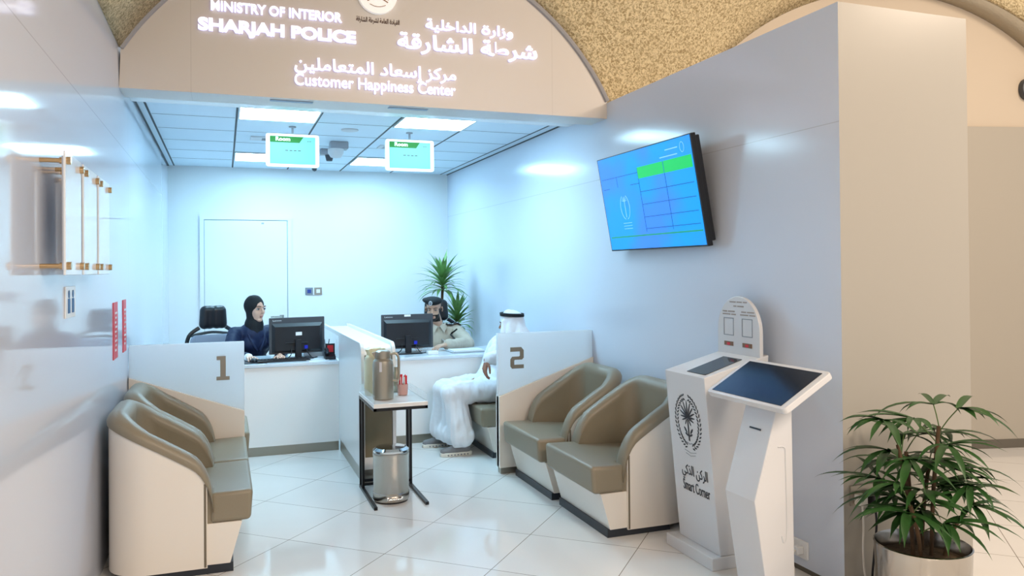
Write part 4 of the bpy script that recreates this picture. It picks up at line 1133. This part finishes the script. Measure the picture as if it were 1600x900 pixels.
office_chair(-.02, 8.18, R(18), 'mesh', 'black office chair with round head pad and grey mesh back left of the woman', 1.215)
office_chair(2.17, 8.20, R(-6), 'black', 'black office chair behind the uniformed man', 1.225)

# ------------------------------------------------------------------ people
def head_prims(ears=True):
    P_ = [('e', (0, .014, .03), (.074, .092, .084)), ('e', (0, -.022, -.03), (.059, .067, .077)), ('e', (0, -.060, -.085), (.026, .022, .020)),
          ('e', (0, -.02, -.072), (.046, .052, .032)),
          ('c', (0, -.086, .018), (0, -.107, -.016), .0075, .011), ('e', (.010, -.097, -.020), (.0075, .010, .0065)), ('e', (-.010, -.097, -.020), (.0075, .010, .0065)),
          ('e', (0, -.084, -.050), (.021, .0085, .0055)), ('e', (0, -.082, -.060), (.017, .0095, .0065)),
          ('e', (.028, -.074, .028), (.022, .012, .007)), ('e', (-.028, -.074, .028), (.022, .012, .007)),
          ('e', (.031, -.052, -.020), (.025, .023, .028)), ('e', (-.031, -.052, -.020), (.025, .023, .028)),
          ('e', (.076, .012, -.004), (.009, .017, .029)), ('e', (-.076, .012, -.004), (.009, .017, .029))]
    return P_ if ears else P_[:-2]
def xf(prims, M4):
    out = []; rot = M4.to_3x3()
    for p in prims:
        if p[0] == 'c': out.append(('c', M4 @ Vector(p[1]), M4 @ Vector(p[2]), p[3], p[4]))
        else:
            r = Euler(p[3]).to_matrix() if len(p) > 3 else Matrix.Identity(3)
            out.append(('e', M4 @ Vector(p[1]), p[2], (rot @ r).to_euler()))
    return out
def hand_prims(wrist, direction, palm_normal, thumb_side, curl=.35, s=1.0):
    """five separate fingers; palm_normal points out of the palm (the way the fingers curl)"""
    d = Vector(direction).normalized(); n = Vector(palm_normal); n = (n-d*n.dot(d)).normalized(); sd = d.cross(n)*thumb_side
    w0 = Vector(wrist); out = []
    lens = ((.034, .024, .020), (.040, .027, .021), (.037, .025, .020), (.029, .020, .018))
    for i in range(4):
        off = (.030-.0205*i)*s
        kn = w0+d*(.088-.004*abs(i-1))*s+sd*off
        out.append(('c', w0+d*.012*s+sd*off*.55, kn, .0135*s, .0105*s))
        a = 0; p = kn; dd = d.copy()
        for j, L in enumerate(lens[i]):
            a = curl*(1.0 if j == 0 else 1.15)*(1+.08*i)
            ax = dd.cross(n); dd = (Matrix.Rotation(a, 3, ax.normalized() if ax.length > 1e-4 else sd) @ dd).normalized()
            q = p+dd*L*s; out.append(('c', p, q, (.0088-.0008*j)*s, (.0080-.0008*j)*s)); p = q
            n_new = n
    b = w0+d*.025*s+sd*.022*s
    t1 = b+(d*.6+sd*.75+n*.25).normalized()*.04*s; t2 = t1+(d*.9+sd*.35+n*.25).normalized()*.032*s; t3 = t2+(d+sd*.05+n*.3).normalized()*.024*s
    out += [('c', b, t1, .014*s, .0105*s), ('c', t1, t2, .0105*s, .009*s), ('c', t2, t3, .009*s, .0075*s)]
    return out
def eyes(parent, HM, look=0, brow=True, open_=1):
    for sg in (-1, 1):
        bm = bmesh.new(); bmesh.ops.create_uvsphere(bm, u_segments=16, v_segments=12, radius=1, matrix=HM @ Matrix.Translation((sg*.030, -.0735, .008)) @ Matrix.Diagonal((.0150, .010, .0082*open_, 1))); mesh_obj('eye', bm, M['eyew'], parent, True)
        bm = bmesh.new(); bmesh.ops.create_uvsphere(bm, u_segments=14, v_segments=10, radius=1, matrix=HM @ Matrix.Translation((sg*.030+look, -.0815, .0075)) @ Matrix.Diagonal((.0065, .003, .0068*open_, 1))); mesh_obj('iris', bm, M['hair'], parent, True)
        bm = bmesh.new(); tube(bm, [HM @ Vector(p) for p in smooth_path([(sg*.016, -.0845, .0115), (sg*.030, -.0855, .0165), (sg*.044, -.076, .0115)], 4)], .0018, 6); mesh_obj('eyelid', bm, M['hair'], parent, True)
        if brow:
            bm = bmesh.new(); tube(bm, [HM @ Vector(p) for p in smooth_path([(sg*.013, -.0885, .028), (sg*.030, -.087, .034), (sg*.049, -.071, .028)], 4)], [.002]+[.0036]*7+[.0015], 6); mesh_obj('eyebrow', bm, M['hair'], parent, True)

# --- woman at desk 1
def woman():
    t = thing('person', 'woman in black headscarf and navy jacket seated at desk 1, hand on the mouse', 'person', (.24, 7.95, 0))
    off = Vector(t.location); T0 = Matrix.Translation(-off)
    HM = T0 @ Matrix.Translation((.283, 7.90, 1.19)) @ Matrix.Rotation(R(35), 4, 'Z') @ Matrix.Rotation(R(4), 4, 'X') @ Matrix.Scale(1.13, 4)
    BM = T0 @ Matrix.Translation((.25, 7.95, 0)) @ Matrix.Rotation(R(20), 4, 'Z')
    b = lambda x, y, z: BM @ Vector((x, y, z))
    g = lambda x, y, z: T0 @ Vector((x, y, z))
    shR, shL = b(-.165, 0, .965), b(.165, 0, .965)
    elR, elL = g(.04, 7.60, .80), g(.50, 7.66, .80)
    wrR, wrL = g(.205, 7.25, .80), g(.46, 7.24, .803)
    hips = b(0, .03, .52)
    P_ = xf(head_prims(False), HM) + [('c', HM @ Vector((0, .02, -.06)), b(0, .01, 1.0), .048, .055),
        ('c', b(0, .01, .90), hips, .09, .11), ('c', shR, shL, .05, .05), ('c', shR, elR, .042, .036), ('c', elR, wrR, .036, .024), ('c', shL, elL, .042, .036), ('c', elL, wrL, .036, .024)]
    for sg in (-1, 1):
        kn = b(sg*.10, -.42, .50); P_ += [('c', b(sg*.09, .02, .52), kn, .085, .06), ('c', kn, b(sg*.10, -.40, .08), .055, .035), ('c', b(sg*.10, -.38, .05), b(sg*.10, -.52, .03), .035, .026)]
    P_ += hand_prims(wrR, g(.225, 7.13, .81)-wrR, (0, 0, -1), 1, .22, .92) + hand_prims(wrL, (0.05, -1, 0), (0, 0, -1), -1, .28, .92)
    HI = HM.inverted()
    def pt(l, w):
        q = HI @ w
        return 1 if (abs(q.x) < .021 and -.068 < q.z < -.045 and q.y < -.08) else 0
    blob('body', P_, .0036, [M['skin_f'], M['lips']], t, 3, paint=pt)
    eyes(t, HM, 0)
    # headscarf
    H_ = [('e', (0, .024, .030), (.088, .101, .100)), ('e', (0, .012, -.035), (.073, .081, .082)), ('c', (0, .008, -.085), (0, .01, -.13), .070, .085)]
    S_ = xf(H_, HM) + [('c', HM @ Vector((0, .01, -.13)), b(0, -.045, .93), .085, .085), ('c', b(-.05, -.05, .93), b(0, -.095, .83), .05, .03), ('c', b(.05, -.05, .93), b(0, -.095, .83), .05, .03)]
    blob('headscarf', S_, .005, M['hijab'], t, 6, wr=.003, wscale=16)
    J = [('c', b(-.145, .0, .955), b(.145, .0, .955), .072, .072), ('c', b(0, 0, .93), b(0, .01, .80), .135, .135), ('e', b(0, .0, .85), (.185, .125, .14), (0, 0, R(20))), ('e', b(0, .02, .64), (.17, .13, .18), (0, 0, R(20))), ('e', b(0, .0, .52), (.20, .16, .12), (0, 0, R(20))),
         ('e', b(-.07, -.09, .86), (.07, .06, .065)), ('e', b(.07, -.09, .86), (.07, .06, .065)),
         ('c', shR, elR, .066, .056), ('c', elR, wrR+(elR-wrR)*.12, .056, .042), ('c', shL, elL, .066, .056), ('c', elL, wrL+(elL-wrL)*.12, .056, .042)]
    blob('navy_jacket', J, .006, M['navy'], t, 6, wr=.006, wscale=11)
    for sg in (-1, 1):   # lapels
        bm = bmesh.new(); tube(bm, smooth_path([b(sg*.075, -.085, .985), b(sg*.065, -.135, .90), b(sg*.01, -.158, .80)], 6), [.010]*6+[.014]*6+[.006], 8); mesh_obj('lapel', bm, M['navy'], t, True)
    TR = []
    for sg in (-1, 1):
        kn = b(sg*.10, -.42, .50); TR += [('c', b(sg*.09, .02, .52), kn, .10, .075), ('c', kn, b(sg*.10, -.40, .10), .072, .06)]
    blob('trousers', TR, .008, M['trouser'], t, 4)
    blob('white_cuff', [('c', wrR+(elR-wrR)*.14, wrR+(elR-wrR)*.01, .036, .034)], .004, M['solid_white'], t)
woman()

# --- uniformed man at desk 2
def officer():
    t = thing('person', 'man in khaki uniform and black beret looking down behind the desk 2 monitor', 'person', (2.08, 8.05, 0))
    off = Vector(t.location); T0 = Matrix.Translation(-off)
    HM = T0 @ Matrix.Translation((2.045, 7.97, 1.145)) @ Matrix.Rotation(R(-24), 4, 'Z') @ Matrix.Rotation(R(14), 4, 'X') @ Matrix.Scale(1.12, 4)
    BM = T0 @ Matrix.Translation((2.11, 8.05, -.055)) @ Matrix.Rotation(R(-10), 4, 'Z')
    b = lambda x, y, z: BM @ Vector((x, y, z))
    g = lambda x, y, z: T0 @ Vector((x, y, z))
    shR, shL = b(-.185, 0, .965), b(.185, 0, .965)
    elR, elL = g(1.78, 7.78, .80), g(2.32, 7.66, .80)
    wrR, wrL = g(1.74, 7.52, .825), g(2.02, 7.40, .825)
    hips = b(0, .03, .53)
    P_ = xf(head_prims(), HM) + [('c', HM @ Vector((0, .02, -.06)), b(0, .01, 1.0), .055, .062), ('c', b(0, .02, .90), hips, .09, .11), ('c', shR, shL, .055, .055),
        ('c', shR, elR, .048, .042), ('c', elR, wrR, .042, .029), ('c', shL, elL, .048, .042), ('c', elL, wrL, .042, .029)]
    for sg in (-1, 1):
        kn = b(sg*.12, -.42, .52); P_ += [('c', b(sg*.10, .02, .54), kn, .09, .065), ('c', kn, b(sg*.12, -.36, .14), .06, .04), ('c', b(sg*.12, -.36, .11), b(sg*.12, -.50, .09), .04, .03)]
    P_ += hand_prims(wrR, (.15, -.7, -.25), (0, 0, -1), 1, .25) + hand_prims(wrL, (-.95, -.35, -.10), (0, 0, -1), -1, .25)
    HI = HM.inverted()
    def pt(l, w):
        q = HI @ w
        if q.z > .06 or q.y > .05: return 0
        if abs(q.x) < .020 and -.066 < q.z < -.047 and q.y < -.08: return 1
        if q.z < -.034 and q.z > -.12 and q.y < .01 and not (q.y < -.085 and q.z > -.043): 
            if q.z < -.072 or abs(q.x) > .030 or q.z > -.046 : return 2
            return 2 if abs(q.x) > .024 else 0
        if abs(q.x) > .052 and q.z < .01 and -.04 < q.y < .0: return 2
        return 0
    blob('body', P_, .0036, [M['skin_m'], M['lips'], M['hair']], t, 3, paint=pt)
    eyes(t, HM, 0, open_=.3)
    blob('hair', xf([('e', (0, .032, .028), (.0765, .080, .072)), ('e', (0, .06, -.015), (.055, .040, .040))], HM), .005, M['hair'], t, 3)
    blob('beret', xf([('e', (0, .006, .082), (.094, .108, .032), (R(-4), R(6), 0)), ('e', (-.035, -.03, .086), (.07, .075, .028), (R(-4), R(14), 0)), ('e', (0, .008, .062), (.083, .098, .020))], HM), .004, M['hijab'], t, 3)
    bm = bmesh.new(); loft(bm, [[HM @ Vector((-.010+.017*math.cos(a), y_-.006*abs(math.cos(a))*0, .083+.021*math.sin(a))) for a in [2*PI*k/20 for k in range(20)]] for y_ in (-.095, -.111)]); bd = mesh_obj('badge', bm, M['silver'], t)
    bm = bmesh.new(); tube(bm, [HM @ Vector((-.010+.009*math.cos(a), -.112, .083+.012*math.sin(a))) for a in [2*PI*k/14 for k in range(14)]], .002, 5, closed=True); tube(bm, [HM @ Vector((-.010, -.112, .072)), HM @ Vector((-.010, -.112, .094))], .0025, 5); mesh_obj('badge_crest', bm, M['ink'], bd)
    J = [('c', b(0, .0, 1.0), b(0, .0, .95), .068, .09), ('c', b(-.17, .0, .955), b(.17, .0, .955), .078, .078), ('e', b(0, .0, .84), (.205, .135, .17), (0, 0, R(-10))), ('e', b(0, .01, .64), (.185, .145, .20), (0, 0, R(-10))), ('e', b(0, .0, .54), (.20, .16, .10), (0, 0, R(-10))),
         ('c', shR, elR, .075, .064), ('c', elR, wrR+(elR-wrR)*.06, .062, .045), ('c', shL, elL, .075, .066), ('c', elL, wrL+(elL-wrL)*.06, .064, .046)]
    blob('khaki_shirt', J, .006, M['khaki'], t, 4, wr=.010, wscale=13)
    from mathutils.bvhtree import BVHTree
    sh = bpy.data.objects['khaki_shirt'].data
    tree = BVHTree.FromPolygons([v.co for v in sh.vertices], [tuple(p.vertices) for p in sh.polygons])
    fw = BM.to_3x3() @ Vector((0, -1, 0))
    def front(p, o_=.006):
        h = tree.ray_cast(p+fw*.4, -fw); return h[0]+fw*o_ if h[0] else p
    def above(p, o_=.006):
        h = tree.ray_cast(p+Vector((0, 0, .3)), Vector((0, 0, -1))); return h[0]+Vector((0, 0, o_)) if h[0] else p
    for sg in (-1, 1):
        bm = bmesh.new(); loft(bm, [[b(sg*.012, -.085, 1.015), b(sg*.075, -.03, 1.045), b(sg*.09, -.06, 1.00), b(sg*.05, -.125, .955)], [b(sg*.012, -.100, 1.02), b(sg*.075, -.045, 1.055), b(sg*.09, -.075, 1.005), b(sg*.05, -.142, .955)]]); mesh_obj('collar', bm, M['khaki'], t)
        # shoulder board with stars
        bm = bmesh.new(); pp = smooth_path([b(sg*.075, -.035, 1.058), b(sg*.13, -.04, 1.052), b(sg*.195, -.035, 1.036), b(sg*.240, -.03, 1.0)], 4); pp = [above(p) for p in pp]
        nb = BM.to_3x3() @ Vector((0, 1, 0)); loft(bm, [[p-nb*.032+Vector((0, 0, .0)), p+nb*.032, p+nb*.032+Vector((0, 0, .010)), p-nb*.032+Vector((0, 0, .010))] for p in pp]); sb = mesh_obj('shoulder_board', bm, M['black'], t)
        for k in range(4):
            p = pp[2+3*k-(k > 2)]; bm = bmesh.new(); bmesh.ops.create_uvsphere(bm, u_segments=10, v_segments=6, radius=1, matrix=Matrix.Translation(p+Vector((0, -.022, .010))) @ Matrix.Diagonal((.010, .012, .006, 1))); mesh_obj('star', bm, M['silver'], sb, True)
    bm = bmesh.new(); tube(bm, [front(p) for p in smooth_path([b(.185, -.06, .99), b(.13, -.125, .94), b(.105, -.157, .88), b(.085, -.160, .82), b(.03, -.170, .79), b(-.10, -.160, .80)], 6)], .0085, 8); mesh_obj('black_lanyard', bm, M['hijab'], t, True)
    bm = bmesh.new(); pts_ = [front(p, .004) for p in smooth_path([b(.03, -.158, .885), b(.065, -.160, .88), b(.105, -.152, .885)], 5)]; tube(bm, pts_, [.005, .009, .005, .010, .005, .009, .006, .010, .005, .009, .005][:len(pts_)], 8); mesh_obj('name_badge', bm, M['silver'], t, True)
    bm = bmesh.new(); ax = (wrL-elL).normalized(); tube(bm, [wrL-ax*.02, wrL+ax*.004], .037, 16); mesh_obj('wristwatch', bm, M['black'], t, True)
    TR = []
    for sg in (-1, 1):
        kn = b(sg*.12, -.42, .52); TR += [('c', b(sg*.10, .02, .54), kn, .105, .08), ('c', kn, b(sg*.12, -.36, .16), .075, .065)]
    blob('trousers', TR, .008, M['khaki'], t, 4)
officer()

# --- visitor in white behind partition 2
def visitor():
    t = thing('person', 'man in white robe and white headdress with black cord seated behind partition 2', 'person', (2.22, 6.52, 0))
    off = Vector(t.location); T0 = Matrix.Translation(-off)
    g = lambda x, y, z: T0 @ Vector((x, y, z))
    HM = T0 @ Matrix.Translation((2.36, 6.50, 1.06)) @ Matrix.Rotation(R(-135), 4, 'Z') @ Matrix.Rotation(R(4), 4, 'X') @ Matrix.Scale(1.02, 4)
    shN, shF = g(2.31, 6.33, .88), g(2.31, 6.70, .88)
    elN, wrN = g(2.25, 6.24, .84), g(2.05, 6.235, .80)
    elF, wrF = g(2.24, 6.76, .68), g(2.14, 6.66, .60)
    P_ = xf(head_prims(), HM) + [('c', HM @ Vector((0, .02, -.06)), g(2.32, 6.52, .92), .055, .06), ('c', g(2.33, 6.52, .84), g(2.33, 6.52, .52), .09, .11), ('c', shN, shF, .05, .05),
        ('c', shN, elN, .046, .04), ('c', elN, wrN, .04, .027), ('c', shF, elF, .046, .04), ('c', elF, wrF, .04, .027)]
    K = [(1.80, 6.42), (1.79, 6.68)]; A = [(1.86, 6.36), (1.80, 6.74)]
    for (kx, ky), (ax, ay) in zip(K, A):
        P_ += [('c', g(2.30, ky, .51), g(kx, ky, .50), .085, .06), ('c', g(kx, ky, .50), g(ax, ay, .10), .055, .038), ('c', g(ax, ay, .07), g(ax-.11, ay, .045), .027, .02)]
    P_ += hand_prims(wrN, Vector((-.25, 0, -1)), (1, .1, -.2), 1, .35)
    P_ += hand_prims(wrF, (-1, -.1, -.1), (0, 0, -1), 1, .3)
    HI = HM.inverted()
    def pt(l, w):
        q = HI @ w
        if q.z < -.030 and q.z > -.125 and q.y < .02 and not (abs(q.x) < .02 and -.066 < q.z < -.047): return 1
        return 0
    blob('body', P_, .0036, [M['skin_d'], M['hair']], t, 3, paint=pt)
    eyes(t, HM, 0)
    # robe
    J = [('c', g(2.31, 6.36, .87), g(2.31, 6.68, .87), .08, .08), ('c', g(2.31, 6.52, .93), g(2.31, 6.52, .88), .068, .09), ('e', g(2.31, 6.52, .76), (.15, .20, .17)), ('e', g(2.30, 6.52, .60), (.18, .20, .15)), ('e', g(2.22, 6.52, .53), (.22, .20, .10)),
         ('c', shN, elN, .085, .08), ('c', elN, wrN+(elN-wrN)*.10, .075, .055), ('c', shF, elF, .08, .07), ('c', elF, wrF+(elF-wrF)*.1, .07, .055)]
    for (kx, ky), (ax, ay) in zip(K, A):
        J += [('c', g(2.26, ky, .53), g(kx, ky, .505), .115, .09), ('c', g(kx+.01, ky, .50), g(ax+.0, ay, .16), .088, .11)]
    J += [('c', g(2.2, 6.55, .50), g(1.83, 6.55, .49), .09, .09), ('c', g(1.84, 6.55, .48), g(1.84, 6.55, .17), .085, .10), ('c', g(1.84, 6.44, .15), g(1.81, 6.66, .15), .10, .10)]
    ob = blob('white_robe', J, .008, M['kandura'], t, 6, wr=.015, wscale=(17, 17, 4))
    # cut the hem flat
    bm = bmesh.new(); bm.from_mesh(ob.data); bmesh.ops.bisect_plane(bm, geom=bm.verts[:]+bm.edges[:]+bm.faces[:], plane_co=(0, 0, .075), plane_no=(0, 0, -1), clear_outer=True); bm.to_mesh(ob.data); bm.free()
    G = xf([('e', (0, .018, .040), (.088, .104, .088)), ('c', (0, .05, .0), (0, .075, -.12), .080, .09), ('c', (.055, .03, -.01), (.075, .03, -.13), .045, .05), ('c', (-.055, .03, -.01), (-.075, .03, -.13), .045, .05), ('c', (0, .085, -.10), (0, .11, -.22), .09, .10), ('c', (.066, -.03, .03), (.080, -.045, -.15), .026, .035), ('c', (-.066, -.03, .03), (-.080, -.045, -.15), .026, .035), ('c', (0, -.02, .085), (0, -.055, .07), .05, .035)], HM)
    blob('headdress', G, .006, M['kandura'], t, 4, wr=.006, wscale=18)
    bm = bmesh.new()
    for dz in (0, .014):
        pp = [HM @ Vector((.088*math.cos(a), .018+.100*math.sin(a), .083+dz-.012*math.sin(a))) for a in [2*PI*k/32 for k in range(32)]]; tube(bm, pp, .0085, 8, closed=True)
    mesh_obj('black_head_cord', bm, M['hijab'], t, True)
    for (ax, ay) in A:
        s_ = empty('shoe', g(ax, ay, 0), 0, t)
        blob('upper', [('c', (.03, 0, .065), (-.05, 0, .055), .042, .038), ('c', (-.05, 0, .05), (-.15, 0, .036), .038, .030), ('c', (.04, 0, .05), (.045, 0, .09), .036, .034)], .005, M['shoe'], s_, 4)
        bm = bmesh.new(); ol = [(.088, -.02), (.088, .02), (.06, .038), (0, .036), (-.08, .043), (-.14, .040), (-.18, .02), (-.185, 0), (-.18, -.02), (-.14, -.040), (-.08, -.043), (0, -.036), (.06, -.038)]
        prism(bm, ol, lambda a, b_, d: Vector((a, b_, d)), 0, .032); so = mesh_obj('sole', bm, M['sole'], s_, bevel=.006)
        bm = bmesh.new()
        for k in range(7): box(bm, -.13+k*.028, -.118+k*.028, -.0445, -.036, .010, .020)
        mesh_obj('sole_holes', bm, M['ink_grey'], so)
visitor()
